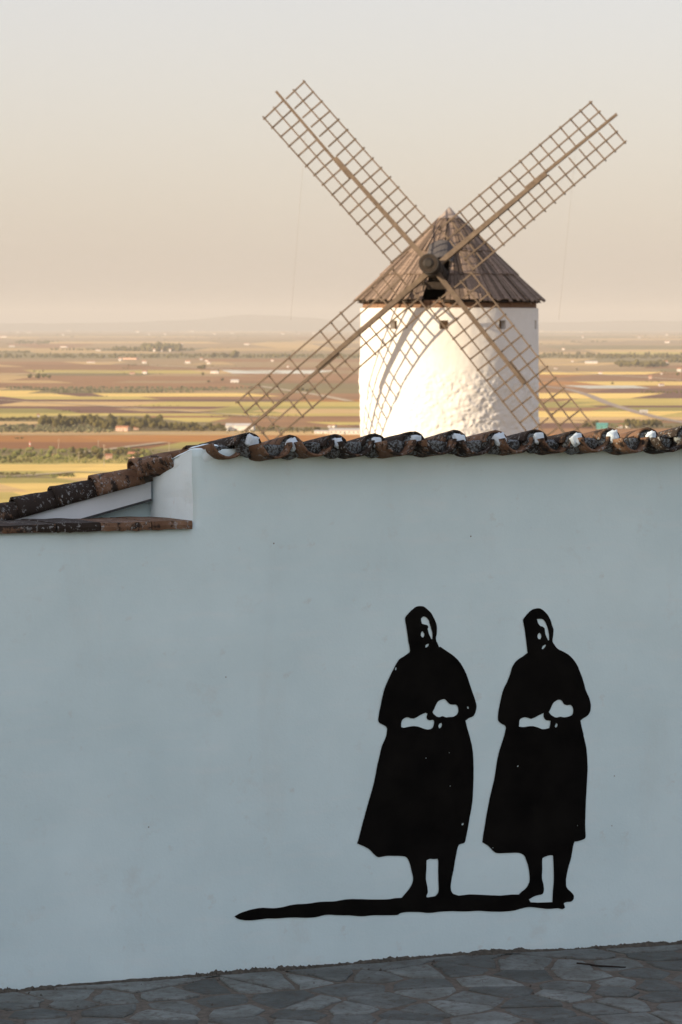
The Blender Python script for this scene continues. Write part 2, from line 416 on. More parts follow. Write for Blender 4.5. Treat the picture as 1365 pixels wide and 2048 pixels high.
right = [
 (683, 683, [(1150, 't'), (E, 'm')]),
 (688, 688, [(E, 'm')]),
 (691, 691, [(1100, 'm'), (E, 'o')]),
 (699, 699, [(1180, 'm'), (E, 't')]),
 (704, 704, [(1220, 't'), (E, 'y')]),
 (709, 709, [(E, 'o')]),
 (717, 718, [(1170, 't'), (E, 'o')]),
 (725, 726, [(1230, 't'), (E, 'm')]),
 (731, 731, [(1300, 'm'), (E, 'b')]),
 (737, 737, [(1320, 'm'), (E, 'o')]),
 (744, 744, [(1310, 'g'), (E, 'b')]),
 (749, 749, [(1150, 'r'), (1330, 'b'), (E, 'b')]),
 (756, 756, [(1120, 'b'), (E, 'b')]),
 (763, 763, [(1180, 'r'), (E, 'g')]),
 (771, 770, [(1152, 'b'), (1285, 'w'), (E, 'b')]),
 (777, 776, [(1200, 'b'), (E, 'd')]),
 (786, 788, [(1295, 'g'), (E, 'd')]),
 (797, 796, [(1140, 'b'), (E, 'y')]),
 (804, 804, [(1170, 'n'), (E, 'y')]),
 (811, 811, [(1190, 'n'), (E, 'd')]),
 (815, 815, [(1200, 'b'), (E, 'n')]),
 (822, 822, [(1340, 'g'), (E, 'y')]),
 (834, 834, [(E, 't')]),
 (840, 840, [(1170, 't'), (E, 'b')]),
 (846, 846, [(1190, 'd'), (E, 'o')]),
 (857, 857, [(E, 'b')]),
 (868, 868, [(E, 'r')]), (884, 884, [(E, 'q')]), (900, 900, [(1500, 'o'), (E, 'n')]), (930, 930, [(E, 'g')]), (990, 990, [(E, 'm')]), (1200, 1200, [])]
block(XM, XR, right)

def ribbon(name, pts, width, mat, z):
    c = [gpt(x, y, z) for x, y in pts]; v, f = [], []
    for i, p in enumerate(c):
        d = (c[min(i+1, len(c)-1)] - c[max(i-1, 0)]).normalized(); s = Vector((-d.y, d.x, 0))
        v += [p + s*width/2, p - s*width/2]
    for i in range(len(c) - 1): f.append((2*i, 2*i+1, 2*i+3, 2*i+2))
    return obj(name, v, f, mat, kind='structure')
M['road'] = simple('pale_asphalt', (0.26, 0.205, 0.16), (0.34, 0.27, 0.21), 0.05)
ribbon('road', [(1085, 772), (1140, 779), (1180, 791), (1215, 806), (1250, 817), (1285, 827), (1330, 838), (1400, 850), (1600, 872)], 13, M['road'], PLAIN + 0.6)
M['track'] = simple('chalky_track', (0.40, 0.31, 0.20), (0.50, 0.40, 0.27), 0.05)
ribbon('track', [(-300, 868), (0, 868.3), (150, 868), (330, 866.5), (520, 866)], 10, M['track'], PLAIN + 0.5)
ribbon('track', [(-200, 962), (60, 950), (150, 943), (260, 946)], 7, M['track'], PLAIN + 0.5)

for tr in ([(-200, 790), (60, 803), (200, 811), (420, 826), (560, 836)], [(330, 884), (240, 895), (160, 905)], [(-100, 752), (120, 745), (300, 739), (520, 733)],
           [(1100, 742), (1240, 751), (1400, 762)], [(520, 772), (640, 790), (700, 802)], [(150, 722), (330, 731), (560, 745)], [(1080, 728), (1200, 722), (1365, 714)]):
    ribbon('track', tr, 8 if tr[0][1] > 780 else 14, M['track'], PLAIN + 0.7)
# ------------------------------------------------------------------ trees, houses, poles of the plain
def leaf_mat(name, c0, c1):
    m, t, b = nodes_of(name); v = coords(t); oi = N(t, 'ShaderNodeObjectInfo')
    n = noise_n(t, v, 7, 3)
    c = ramp(t, n, [(0.3, c0), (0.7, c1)])
    h = N(t, 'ShaderNodeHueSaturation'); t.links.new(mask_val(t, oi.outputs['Random'], 0.7, 1.35), h.inputs['Value']); t.links.new(c, h.inputs['Color'])
    t.links.new(h.outputs['Color'], b.inputs['Base Color']); b.inputs['Roughness'].default_value = 1.0
    return m
M['leaf_dark'] = leaf_mat('dark_leaves', (0.065, 0.056, 0.016), (0.12, 0.098, 0.03))
M['leaf_olive'] = leaf_mat('olive_leaves', (0.10, 0.10, 0.05), (0.17, 0.16, 0.085))
M['leaf_bright'] = leaf_mat('bright_leaves', (0.09, 0.10, 0.025), (0.17, 0.165, 0.05))
M['trunk'] = simple('trunk_bark', (0.10, 0.07, 0.045), (0.16, 0.11, 0.07), 5)

def crown_mesh(name, seed, mat, lobes, aspect, leaves=170):
    """Unit-height crown (z from 0.12 to 1): uneven lobes with leaf sprays standing off them."""
    r_ = random.Random(seed); bm = bmesh.new()
    cs = []
    for k in range(lobes):
        z = r_.uniform(0.38, 0.80); sp = 0.30*aspect*(1.25 - abs(z - 0.5))
        a = r_.uniform(0, 6.283); q = r_.uniform(0.2, 1)*sp
        c = Vector((q*math.cos(a), q*math.sin(a), z)); rad = r_.uniform(0.15, 0.25)
        cs.append((c, rad))
        g = bmesh.ops.create_icosphere(bm, subdivisions=2, radius=rad)
        for v in g['verts']:
            d = v.co.normalized(); k_ = 1 + 0.45*noise.noise(d*2.3 + Vector((seed, k*3.1, 0))) + 0.25*noise.noise(d*6 + Vector((k, seed, 0)))
            v.co = Vector((v.co.x*k_*min(1.1, aspect + .2), v.co.y*k_*min(1.1, aspect + .2), v.co.z*k_*1.1)) + c
            v.co.z = max(v.co.z, 0.12)
    for k in range(leaves):
        c, rad = r_.choice(cs); d = Vector((r_.gauss(0, 1), r_.gauss(0, 1), r_.gauss(0.2, 1))).normalized()
        p = c + Vector((d.x*min(1.1, aspect+.2), d.y*min(1.1, aspect+.2), d.z))*rad*r_.uniform(0.95, 1.35); p.z = max(p.z, 0.14)
        s = r_.uniform(0.025, 0.055); a = Vector((r_.gauss(0, 1), r_.gauss(0, 1), r_.gauss(0, 1))).normalized(); b_ = a.orthogonal().normalized()
        vs_ = [bm.verts.new(p + x) for x in (a*s, b_*s*.6, -a*s, -b_*s*.6)]
        bm.faces.new(vs_)
    zt = max(v.co.z for v in bm.verts)
    for v in bm.verts: v.co.z = 0.12 + (v.co.z - 0.12)*0.88/(zt - 0.12)
    me = bpy.data.meshes.new(name); bm.to_mesh(me); bm.free(); me.materials.append(mat); return me
CR = {
 'round': [crown_mesh('crown', 11 + i, M['leaf_dark'], 8, 1.0) for i in range(3)],
 'tall': [crown_mesh('crown', 31 + i, M['leaf_dark'], 7, 0.45) for i in range(3)],
 'bright': [crown_mesh('crown', 51 + i, M['leaf_bright'], 7, 0.95) for i in range(3)],
 'olive': [crown_mesh('olive_tree', 71 + i, M['leaf_olive'], 6, 1.15, 90) for i in range(4)],
}
tv, tf = join([tube((0, 0, 0), (0.01, 0.005, 0.30), 0.035, 0.024, 7), tube((0.01, 0.005, 0.28), (0.10, 0.03, 0.5), 0.02, 0.01, 5), tube((0.01, 0.005, 0.28), (-0.08, -0.06, 0.52), 0.02, 0.01, 5)])
TRUNK = mesh_data('trunk', tv, tf, M['trunk'], True)

def tree(px, py, hpx, kind, label, group, wide=1.0):
    p = gpt(px, py); h = hpx*p.y/F
    if kind == 'olive':
        o = add('olive_tree', rng.choice(CR['olive']), None, p, None, label, 'tree', group)
        o.scale = (h*wide, h*wide, h*1.02); o.location.z -= 0.1*h; o.rotation_euler.z = rng.uniform(0, 6.28); return o
    nm = {'round': 'broadleaf_tree', 'tall': 'slender_tree', 'bright': 'young_tree'}[kind]
    o = thing(nm, label, 'tree', p, rng.uniform(0, 6.28), group); o.scale = (h*wide, h*wide, h)
    add('trunk', TRUNK, o); add('crown', rng.choice(CR[kind]), o)
    return o
def rows_of(x0, x1, y0, y1, n, h0, h1, kind, label, group, wide=(0.9, 1.2)):
    for i in range(n):
        f = (i + rng.uniform(.1, .9))/n
        tree(x0 + (x1 - x0)*f, rng.uniform(y0, y1), rng.uniform(h0, h1), kind, label, group, rng.uniform(*wide))

rows_of(84, 205, 850, 857, 34, 17, 24, 'tall', 'tall dark tree in the dense wood between the hedge and the pink farmhouse', 'trees of the dense wood', (1.1, 1.5))
rows_of(203, 345, 852, 861, 32, 16, 27, 'round', 'rounded dark tree crowding round the low pink-roofed farmhouse', 'trees round the pink farmhouse')
rows_of(345, 452, 858, 864, 24, 8, 17, 'round', 'low dark tree in the belt between the wood and the white warehouse', 'trees beside the warehouse')
rows_of(515, 640, 858, 864, 20, 4, 10, 'round', 'small dark tree in the thin belt past the white warehouse', 'trees past the warehouse')
rows_of(-40, 82, 840, 842, 26, 6, 8.5, 'round', 'clipped bush in the dark hedge beyond the tan field', 'hedge bushes', (1.2, 1.6))
for k, y in enumerate((855.5, 860.5, 865.5)):
    rows_of(-40, 238 - 4*k, y - .7, y + .7, 30, 7.5, 10, 'olive', 'grey-green olive tree in the near grove above the red field', 'olive trees of the near grove', (1.0, 1.3))
for k, y in enumerate((777.5, 781.5, 786)):
    rows_of(12 + 45*k, 510 - 60*k, y - .6, y + .6, (62, 58, 42)[k], 4, 6.5, 'olive', 'small olive tree in the far grove beyond the golden strip', 'olive trees of the far grove', (1.0, 1.35))
rows_of(-30, 300, 903, 912, 30, 8, 14, 'bright', 'young yellow-green tree in the scrub below the red field', 'trees of the scrub belt', (0.9, 1.4))
rows_of(-30, 300, 914, 924, 30, 7, 15, 'bright', 'leafy young tree along the lower edge of the scrub belt', 'trees along the scrub edge', (0.9, 1.5))
rows_of(140, 290, 906, 922, 14, 12, 18, 'round', 'darker taller tree standing among the yellow-green scrub', 'dark trees in the scrub')
tree(404, 741, 13, 'round', 'broad lone grey tree on the fields beside a long white shed', None, 1.5)
tree(406.5, 752, 8, 'round', 'small tree just below the broad lone grey tree', None)
tree(445, 763, 8, 'round', 'lone little dark tree near the long pale barn', None)
tree(417, 765, 5, 'round', 'tiny bush at the field edge below the lone tree', None, 1.4)
tree(437, 744, 6, 'round', 'small tree at the far end of the long white shed', None)
tree(60, 757, 11, 'round', 'first tree of the loose clump on the brown field, standing apart', None, 1.1)
tree(77, 760, 15, 'round', 'tallest tree of the loose clump on the brown field', None, 1.0)
tree(88, 757, 10, 'bright', 'paler tree in the middle of the loose clump on the brown field', None, 1.3)
tree(99, 758, 9, 'round', 'last low tree of the loose clump on the brown field', None, 1.3)
for i, (x, h) in enumerate(((428, 12), (451, 11), (471, 16), (463, 10))):
    tree(x, 716, h, 'round', ('tree at the start of the far hedge line', 'round tree midway along the far hedge line', 'tallest tree on the far hedge line', 'low tree against the tallest one on the hedge line')[i], None, 1.3)
for x, y, h in ((605, 783, 9), (615, 784, 7), (622, 783, 8), (597, 784, 5)):
    tree(x, y, h, 'round', 'dark bush in the little clump behind the lower left sail', 'bushes behind the sail', 1.3)
rows_of(1236, 1334, 732, 736, 26, 10, 15, 'round', 'grey tree in the far plantation beyond the brown fields', 'trees of the far plantation', (1.1, 1.5))
rows_of(1255, 1325, 853, 857, 18, 12, 19, 'tall', 'slender dark tree in the row past the teal shed', 'trees past the teal shed', (1.2, 1.6))
rows_of(1166, 1196, 853, 858, 7, 11, 17, 'round', 'round green tree close to the teal shed', 'trees close to the teal shed')
rows_of(1320, 1420, 853, 857, 14, 4, 6, 'round', 'low dark bush in the hedge past the slender trees', 'hedge past the slender trees', (1.3, 1.7))
rows_of(1215, 1255, 852, 857, 8, 5, 10, 'bright', 'small garden tree beside the pair of pale houses', 'garden trees', (1, 1.3))
tree(1225, 769, 5, 'round', 'tiny lone tree at the edge of the pale netting', None, 1.3)
tree(1154, 741, 5, 'round', 'tiny lone tree on the fallow strip past the mill', None, 1.1)
tree(1355, 752, 8, 'round', 'lone dark tree beneath the bright white cottage', None)

def wood_mass(name, rects, seed):
    """Far-off woods that read as one mass: many small uneven crowns in one object."""
    r_ = random.Random(seed); bm = bmesh.new()
    for (x0, x1, ya, yb_, cnt, h0, h1) in rects:
        for k in range(cnt):
            px = r_.uniform(x0, x1); py = r_.uniform(ya, yb_); p = gpt(px, py)
            env = 1.0
            h = r_.uniform(h0, h1)*env*p.y/F; w = h*r_.uniform(0.6, 1.2)
            g = bmesh.ops.create_icosphere(bm, subdivisions=1, radius=0.5)
            for v in g['verts']:
                q = 1 + 0.6*noise.noise(v.co*3 + Vector((px, py, 0)))
                v.co = Vector((p.x + v.co.x*w*q, p.y + v.co.y*w*q, p.z + max(-0.1, (v.co.z + 0.42)*q)*h))
    me = bpy.data.meshes.new(name); bm.to_mesh(me); bm.free(); me.materials.append(M['leaf_dark'])
    return add(name, me, None, None, 'stuff')
wood_mass('far_woods', [(285, 360, 699, 703, 130, 8, 16), (225, 290, 699, 703, 60, 4, 9), (355, 390, 699, 702, 24, 3, 6), (-200, 900, 711, 716.5, 520, 4, 7),
                        (-100, 60, 704, 706, 60, 3, 4), (30, 98, 684, 688, 60, 3, 5), (100, 240, 699, 701, 40, 2.5, 5)], 5)
wood_mass('far_woods', [(1080, 1700, 709, 717, 330, 4, 7), (1180, 1365, 713, 717, 120, 4, 8), (1330, 1420, 722, 726, 40, 5, 9), (1275, 1420, 783, 787, 60, 3, 5)], 6)
wood_mass('far_woods', [(-300, 1700, 662, 680, 420, 1.5, 3.2)], 8)
hr = random.Random(44); hedges = []
for k in range(46):                                   # broken hedgerows and field-edge bushes
    y = hr.choice((684, 689, 693, 697, 703, 720, 727, 732, 738, 744, 749, 759, 764, 774, 786, 793, 799, 812, 823, 827, 832, 842)) + hr.uniform(-.6, .6)
    x = hr.uniform(-100, 1400); w_ = hr.uniform(10, 130)
    hedges.append((x, x + w_, y - .5, y + .5, int(3 + w_/hr.uniform(2.5, 9)), 1.3, hr.uniform(2, 4.2)))
wood_mass('hedgerows', hedges, 17)
def shrubs(name, rects, seed, mat):
    o = wood_mass(name, rects, seed); o.data.materials.clear(); o.data.materials.append(M[mat]); return o
shrubs('scrub', [(-60, 330, 900, 927, 420, 2, 5), (-40, 70, 950, 957, 60, 2, 4), (100, 150, 950, 954, 40, 2.5, 4.5), (70, 330, 918, 927, 160, 2, 4)], 9, 'leaf_bright')
shrubs('scrub', [(-40, 70, 946, 951, 90, 2, 4), (118, 150, 949, 953, 50, 3, 5), (-60, 75, 920, 926, 90, 2.5, 4.5), (30, 46, 876, 878, 14, 2, 3.5), (440, 640, 860, 866, 90, 2, 5)], 10, 'leaf_dark')

M['house_white'] = simple('farm_lime_wash', (0.58, 0.55, 0.50), (0.68, 0.65, 0.60), 0.3)
M['house_pink'] = simple('pink_render', (0.55, 0.36, 0.27), (0.62, 0.43, 0.33), 0.3)
M['house_teal'] = simple('teal_sheet', (0.06, 0.22, 0.21), (0.10, 0.30, 0.28), 0.3)
M['roof_red'] = simple('red_roof_tiles', (0.30, 0.13, 0.07), (0.40, 0.19, 0.11), 0.8)
M['roof_grey'] = simple('grey_roof_sheet', (0.42, 0.40, 0.38), (0.50, 0.48, 0.45), 0.5)
M['pane'] = simple('dark_window_opening', (0.03, 0.03, 0.03), (0.06, 0.055, 0.05), 1)
def house(px, py, wpx, hpx, label, wall='house_white', roof='roof_red', name='farmhouse', cat='house', group=None, rot=None, wins=True):
    p = gpt(px, py); k = p.y/F; L, H = wpx*k, hpx*k
    W = min(max(6.0, L*0.45), 16); He = H*0.72
    o = thing(name, label, cat, p, rng.uniform(-.35, .15) if rot is None else rot, group)
    v, f = box(-L/2, L/2, -W/2, W/2, -0.3, He)
    # gable walls in the same body
    v += [(-L/2, 0, H), (L/2, 0, H)]; f = [q for q in f if q != (4, 5, 6, 7)] + [(4, 8, 7), (5, 6, 9)]
    obj('wall', v, f, M[wall], o)
    e = 0.35
    rv = []
    for s in (-1, 1):
        rv.append(beam((0, s*(W/2 + e), He - e*(H - He)/(W/2) + 0.12), (0, 0, H + 0.12), L + 2*e, 0.18, (0, 0, 1)))
    v, f = join(rv); obj('roof', v, f, M[roof], o)
    if wins and hpx >= 5:
        nw = max(2, min(7, int(wpx/6)))
        for i in range(nw):
            x = -L/2 + L*(i + .5)/nw; ww = min(1.1, L*.05 + .3)
            hh = He*0.62 if i == nw//2 else He*0.28; zb = 0 if i == nw//2 else He*0.38
            v, f = box(x - ww/2, x + ww/2, -W/2 - 0.03, -W/2 + 0.05, zb, zb + hh)
            obj('door' if i == nw//2 else 'window', v, f, M['pane'], o)
    return o
house(481, 861, 56, 14, 'long bright white warehouse with blank walls beside the sail tip', roof='roof_grey', name='warehouse', cat='warehouse', rot=-0.1, wins=False)
house(246, 862, 26, 10, 'low pink-roofed farmhouse tucked into the dark trees', wall='house_pink')
house(273, 860, 10, 6, 'little red-roofed cottage hidden in the wood', wall='house_pink')
house(644, 867, 28, 6, 'low white shed at the foot of the windmill', roof='roof_grey', name='shed', cat='shed')
house(690, 868, 62, 11, 'long pale barn half hidden by the windmill tower', roof='roof_grey', name='barn', cat='barn', rot=0.0)
house(659, 855, 6, 6, 'small white hut, nearer the wood of the two above the low shed', name='hut', cat='hut', wins=False)
house(669, 855, 6, 6, 'small white hut, nearer the mill of the two above the low shed', name='hut', cat='hut', wins=False)
house(77, 835, 5, 7, 'tiny white hut at the end of the dark hedge', name='hut', cat='hut')
house(218, 918, 13, 10, 'pink cottage standing in the yellow-green scrub', wall='house_pink')
house(267, 917, 18, 13, 'brick-red house just above the sloping tiles', wall='house_pink', name='house')
house(112, 914, 10, 6, 'low red-roofed hut among scrub by a pole', wall='house_pink', name='hut', cat='hut')
house(430, 747, 16, 5, 'long white shed just past the broad lone tree', roof='roof_grey', name='shed', cat='shed')
house(470, 765, 16, 6, 'pale barn alone on brown fields near the sail', roof='roof_grey', name='barn', cat='barn')
house(290, 748, 9, 7, 'white cottage alone on the pale green strip')
house(289, 727, 9, 6, 'white house on the mauve field, facing the sun')
house(376, 727, 10, 6, 'white house with red roof on open fallow')
house(182, 726, 16, 4, 'long low row of white sheds on tan stubble', name='shed', cat='shed')
house(241, 722, 6, 7, 'small white house beside the red-roofed sheds')
house(262, 719, 30, 4, 'long red-roofed shed near the hedge line', wall='house_pink', name='shed', cat='shed')
house(403, 720, 6, 5, 'first of three white huts under the hedge line', name='hut', cat='hut')
house(414, 723, 6, 4, 'second of three white huts under the hedge line', name='hut', cat='hut')
house(418, 728, 7, 5, 'nearest of three white huts under the hedge line', name='hut', cat='hut')
house(265, 749, 10, 5, 'brown farm shed on the fallow strip', wall='house_pink', name='shed', cat='shed')
house(1183, 727, 25, 5, 'long white farm building past the mill tower', roof='roof_grey', name='barn', cat='barn')
house(1331, 730, 10, 9, 'pale house at the end of the far plantation')
house(1359, 743, 8, 7, 'bright white cottage above a lone dark tree')
house(1301, 758, 6, 7, 'pinkish hut on the red field', wall='house_pink', name='hut', cat='hut')
house(1323, 772, 10, 5, 'low white house at the edge of the golden strip')
house(1201, 748, 7, 5, 'white cottage on the pale golden strip')
house(1205, 858, 22, 12, 'teal metal shed half hidden by the tiles', wall='house_teal', roof='house_teal', name='shed', cat='shed')
house(1240, 856, 9, 6, 'low pale house beside the teal shed')
house(1257, 856, 8, 10, 'taller pale house before the slender trees')
house(1288, 826, 16, 6, 'grey-blue shed where the road bends', wall='roof_grey', roof='roof_grey', name='shed', cat='shed')
for (x, y, w, h) in ((8, 675, 12, 4), (36, 665, 5, 3), (59, 666, 9, 4), (138, 663, 6, 3.5), (126, 671, 5, 3), (24, 694, 12, 4.5), (128, 695, 13, 3.5), (197, 702, 10, 4),
                     (275, 665, 8, 4), (299, 670, 5, 3.5), (330, 670, 5, 3.5), (309, 703, 4, 6), (340.5, 703, 4, 6), (324, 703, 3, 4), (362, 690, 8, 4),
                     (385, 664, 7, 4), (430, 669, 5, 3), (465, 667, 6, 3), (494, 690, 10, 4), (545, 723, 6, 5), (576, 735, 4, 5), (566, 669, 6, 4), (598, 668, 5, 3), (628, 668, 6, 3),
                     (1127, 700, 6, 4), (1145, 724, 4, 4), (1335, 686, 10, 4), (1279, 676, 5, 4), (1166, 676, 4, 4), (1083, 664, 8, 3.5), (1112, 738, 6, 3), (1323, 749, 4, 4), (1163, 665, 5, 3), (1334, 671, 5, 3)):
    house(x, y, w, h, 'tiny white farmhouse far out on the hazy plain', group='far white farmhouses', wins=False)

def pole(px, y0, y1, label):
    p = gpt(px, y1); k = p.y/F; H = (y1 - y0)*k
    o = thing('utility_pole', label, 'pole', p, rng.uniform(-.5, .5))
    v, f = tube((0, 0, -.3), (0, 0, H), 0.22, 0.15, 8); obj('post', v, f, M['pole'], o)
    v, f = box(-1.0, 1.0, -.1, .1, H - 0.75, H - 0.5); obj('crossarm', v, f, M['pole'], o)
M['pole'] = simple('pale_concrete_pole', (0.36, 0.30, 0.22), (0.46, 0.39, 0.30), 1)
pole(118, 878, 898, 'slim utility pole standing clear against the red field')
pole(197.5, 880, 906, 'utility pole behind the tallest pole in the scrub')
pole(208.5, 889, 932, 'tallest utility pole, rising out of the golden field')
pole(338.5, 885, 904, 'utility pole just above the sloping tiles')
pole(467, 847, 875, 'utility pole in front of the white warehouse')
pole(158, 903, 922, 'short utility pole among the scrub trees')
p = gpt(60.5, 897); k = p.y/F
mk = thing('marker_post', 'red and white banded marker post by the scrub', 'marker', p)
M['mark_red'] = simple('red_band_paint', (0.55, 0.10, 0.06), (0.62, 0.14, 0.09), 1); M['mark_white'] = simple('white_band_paint', (0.75, 0.73, 0.7), (0.8, 0.78, 0.75), 1)
for i in range(4):
    v, f = tube((0, 0, i*3.7*k - (0.2 if i == 0 else 0)), (0, 0, (i + 1)*3.7*k), 1.7*k*(1 - .12*i), 1.7*k*(1 - .12*(i + 1)), 10)
    obj('band', v, f, M['mark_white'] if i % 2 == 0 else M['mark_red'], mk)

# ------------------------------------------------------------------ the windmill
DW = 108.6; KW = DW/F
root_w = Vector(((899 - CX)/F*DW, DW, -7.1))
mill = thing('windmill', 'whitewashed round windmill with conical plank roof and four lattice sails', 'windmill', root_w)
def zW(py): return (HY - py)*KW
Z0 = root_w.z
def loc(v): return Vector(v) - root_w
# tower: ring grid with lumpy rubble under limewash, openings left out for the little windows
wz0, wz1 = zW(658), zW(641)
win_th = [(-39.8, 5.5), (-5.5, 5.5), (33.4, 5.5), (71.7, 4.5), (112, 5.5), (150, 5.5), (-172, 5.5), (-134, 5.5), (-87, 5.5)]
edges = sorted({round(c + s*w/2, 3) for c, w in win_th for s in (-1, 1)})
ths = []
base = [-180 + 360*i/400 for i in range(400)]
ths = sorted(set(edges) | {b for b in base if all(abs(b - e) > 0.5 for e in edges)})
ztop = zW(616.5)
zs = sorted({wz0, wz1} | {z for z in [Z0 + (ztop - Z0)*i/190 for i in range(191)] if abs(z - wz0) > .02 and abs(z - wz1) > .02})
def tower_r(th, z):
    r = 3.235 - 0.03*sstep(-1, -6, z)
    a = R(th); x, y = math.sin(a), -math.cos(a)
    rough = sstep(-1.2, -2.4, z + 0.5*nz(x*2, y*2, 5)) 
    q = Vector((x*3.2, y*3.2, z))
    r += 0.02*noise.noise(q*0.8) + 0.006*noise.noise(q*4)
    r += rough*(0.022*noise.noise(q*1.8) + 0.05*abs(noise.noise(q*3.6)) + 0.05*abs(noise.noise(q*7.5 + Vector((3, 1, 2)))) + 0.02*noise.noise(q*14) - 0.025) + 0.05*math.exp(-((z + 2.0)/0.5)**2)*max(0, -x)
    return r
tv_, tf_ = [], []
for z in zs:
    for th in ths:
        r = tower_r(th, z); a = R(th); tv_.append((r*math.sin(a), -r*math.cos(a), z - Z0))
nt = len(ths)
def in_win(th, z):
    return wz0 < z < wz1 and any(abs(th - c) < w/2 for c, w in win_th)
for j in range(len(zs) - 1):
    for i in range(nt):
        i2 = (i + 1) % nt
        tm = (ths[i] + (ths[i2] if i2 else ths[0] + 360))/2
        if in_win(tm, (zs[j] + zs[j+1])/2): continue
        tf_.append((j*nt + i, j*nt + i2, (j+1)*nt + i2, (j+1)*nt + i))
obj('tower', tv_, tf_, M['mill_white'], mill, smooth=True)
v, f = tube((0, 0, ztop - Z0 - .12), (0, 0, ztop - Z0 - .06), 3.2, 3.2, 48); obj('loft_floor', v, f, M['dark_wood'], mill)
for c, w in win_th:
    a = R(c); hw = R(w/2)*3.2
    parts = []; r0, r1 = 3.24, 2.82
    fr = lambda x, r, z: (r*math.sin(a) + x*math.cos(a), -r*math.cos(a) + x*math.sin(a), z - Z0)
    vv = [fr(-hw, r0, wz0), fr(hw, r0, wz0), fr(hw, r0, wz1), fr(-hw, r0, wz1), fr(-hw, r1, wz0), fr(hw, r1, wz0), fr(hw, r1, wz1), fr(-hw, r1, wz1)]
    wd = obj('window', vv, [(0, 1, 5, 4), (1, 2, 6, 5), (2, 3, 7, 6), (3, 0, 4, 7)], M['mill_white'], mill)
    rs = 2.96
    vv = [fr(-hw, rs, wz0), fr(hw, rs, wz0), fr(hw, rs, wz1), fr(-hw, rs, wz1)]
    vv += [fr(-hw, rs - .04, wz0), fr(hw, rs - .04, wz0), fr(hw, rs - .04, wz1), fr(-hw, rs - .04, wz1)]
    obj('shutter', vv, BOXF, M['shutter'], wd)
# curb ring of beams between wall and roof
def ring_part(name, r, z0, z1, th, mat, n=40, jit=0.0):
    for i in range(n):
        a0, a1 = 2*math.pi*i/n, 2*math.pi*(i + 0.97)/n
        dz = rng.uniform(-jit, jit)
        vv = []
        for z in (z0 + dz, z1 + dz):
            for rr, a in ((r, a0), (r, a1), (r - th, a1), (r - th, a0)):
                vv.append((rr*math.sin(a), -rr*math.cos(a), z - Z0))
        obj(name, vv, BOXF, mat, mill)
ring_part('curb_beam', 3.17, zW(617), zW(607), 0.3, M['beam_wood'], 26, 0.012)
ring_part('rafter_end', 3.24, zW(607) + .01, zW(601.5), 0.22, M['beam_wood'], 52, 0.015)
# roof cone with a slot at the front where the windshaft comes out
PHI, TAU = R(12.0), R(9.0)
axis_h = Vector((-math.sin(PHI), -math.cos(PHI), 0))
ZA, RE = zW(415) - 0.03, 3.40
SL = (ZA - zW(603))/RE
cv, cf = [], []
nr, na = 24, 120
for j in range(nr + 1):
    r = RE*j/nr*0.985
    for i in range(na):
        a = 2*math.pi*i/na; cv.append((r*math.sin(a), -r*math.cos(a), ZA - 0.10 - r*SL - Z0))
def lat(x, y):
    d = Vector((x, y, 0)); return d.dot(axis_h), abs(d.cross(axis_h).z)
for j in range(nr):
    for i in range(na):
        q = (j*na + i, j*na + (i+1) % na, (j+1)*na + (i+1) % na, (j+1)*na + i)
        mx = sum(cv[k][0] for k in q)/4; my = sum(cv[k][1] for k in q)/4
        fwd, sd_ = lat(mx, my)
        if fwd > 1.85 and sd_ < 0.42: continue
        cf.append(q)
obj('roof_deck', cv, cf, M['dark_wood'], mill)
tiers = [(0.34, 1.66, 62), (1.52, 2.52, 96), (2.38, 3.44, 126)]
for ti, (r0, r1, n_) in enumerate(tiers):
    variants = []
    for vmesh in range(3):
        ext = rng.uniform(-.02, .04)
        w0, w1 = 2*math.pi*r0/n_*0.93, 2*math.pi*r1/n_*0.90
        rr1 = r1 + ext
        pa, pb = Vector((0, -r0, ZA - r0*SL + 0.015 - Z0)), Vector((0, -rr1, ZA - rr1*SL + 0.085 - Z0))
        v, f = beam(pa, pb, w0, 0.03, (0, -SL, -1), w1, 0.035)
        variants.append(mesh_data('roof_board', v, f, M['board']))
    for i in range(n_):
        a = 2*math.pi*(i + rng.uniform(-.06, .06))/n_
        x, y = math.sin(a), -math.cos(a); fwd, sd_ = lat(x*(r0 + r1)/2, y*(r0 + r1)/2)
        if ti > 0 and fwd > 0 and sd_ < 0.40: continue
        o = add('roof_board', rng.choice(variants), mill)
        piv = Vector((0, -(r0 + r1)/2, ZA - (r0 + r1)/2*SL - Z0)); dirb = Vector((0, -1, -SL)).normalized()
        o.matrix_local = Matrix.Rotation(a, 4, 'Z') @ Matrix.Translation(piv + Vector((0, 0, rng.uniform(-.02, .025)))) @ Matrix.Rotation(rng.gauss(0, .16), 4, dirb) @ Matrix.Rotation(rng.uniform(-.012, .018), 4, 'X') @ Matrix.Translation(-piv)
cvv, cff = [], []
nn = 28
for r, z in ((0.0, ZA + 0.05), (0.06, ZA), (0.24, ZA - 0.20), (0.44, ZA - 0.44*SL + .075)):
    for i in range(nn):
        a = 2*math.pi*i/nn; cvv.append((r*math.sin(a), -r*math.cos(a), z - Z0))
for j in range(3):
    for i in range(nn): cff.append((j*nn + i, (j+1)*nn + i, (j+1)*nn + (i+1) % nn, j*nn + (i+1) % nn))
obj('roof_cap', cvv, cff, M['cap'], mill, smooth=True)
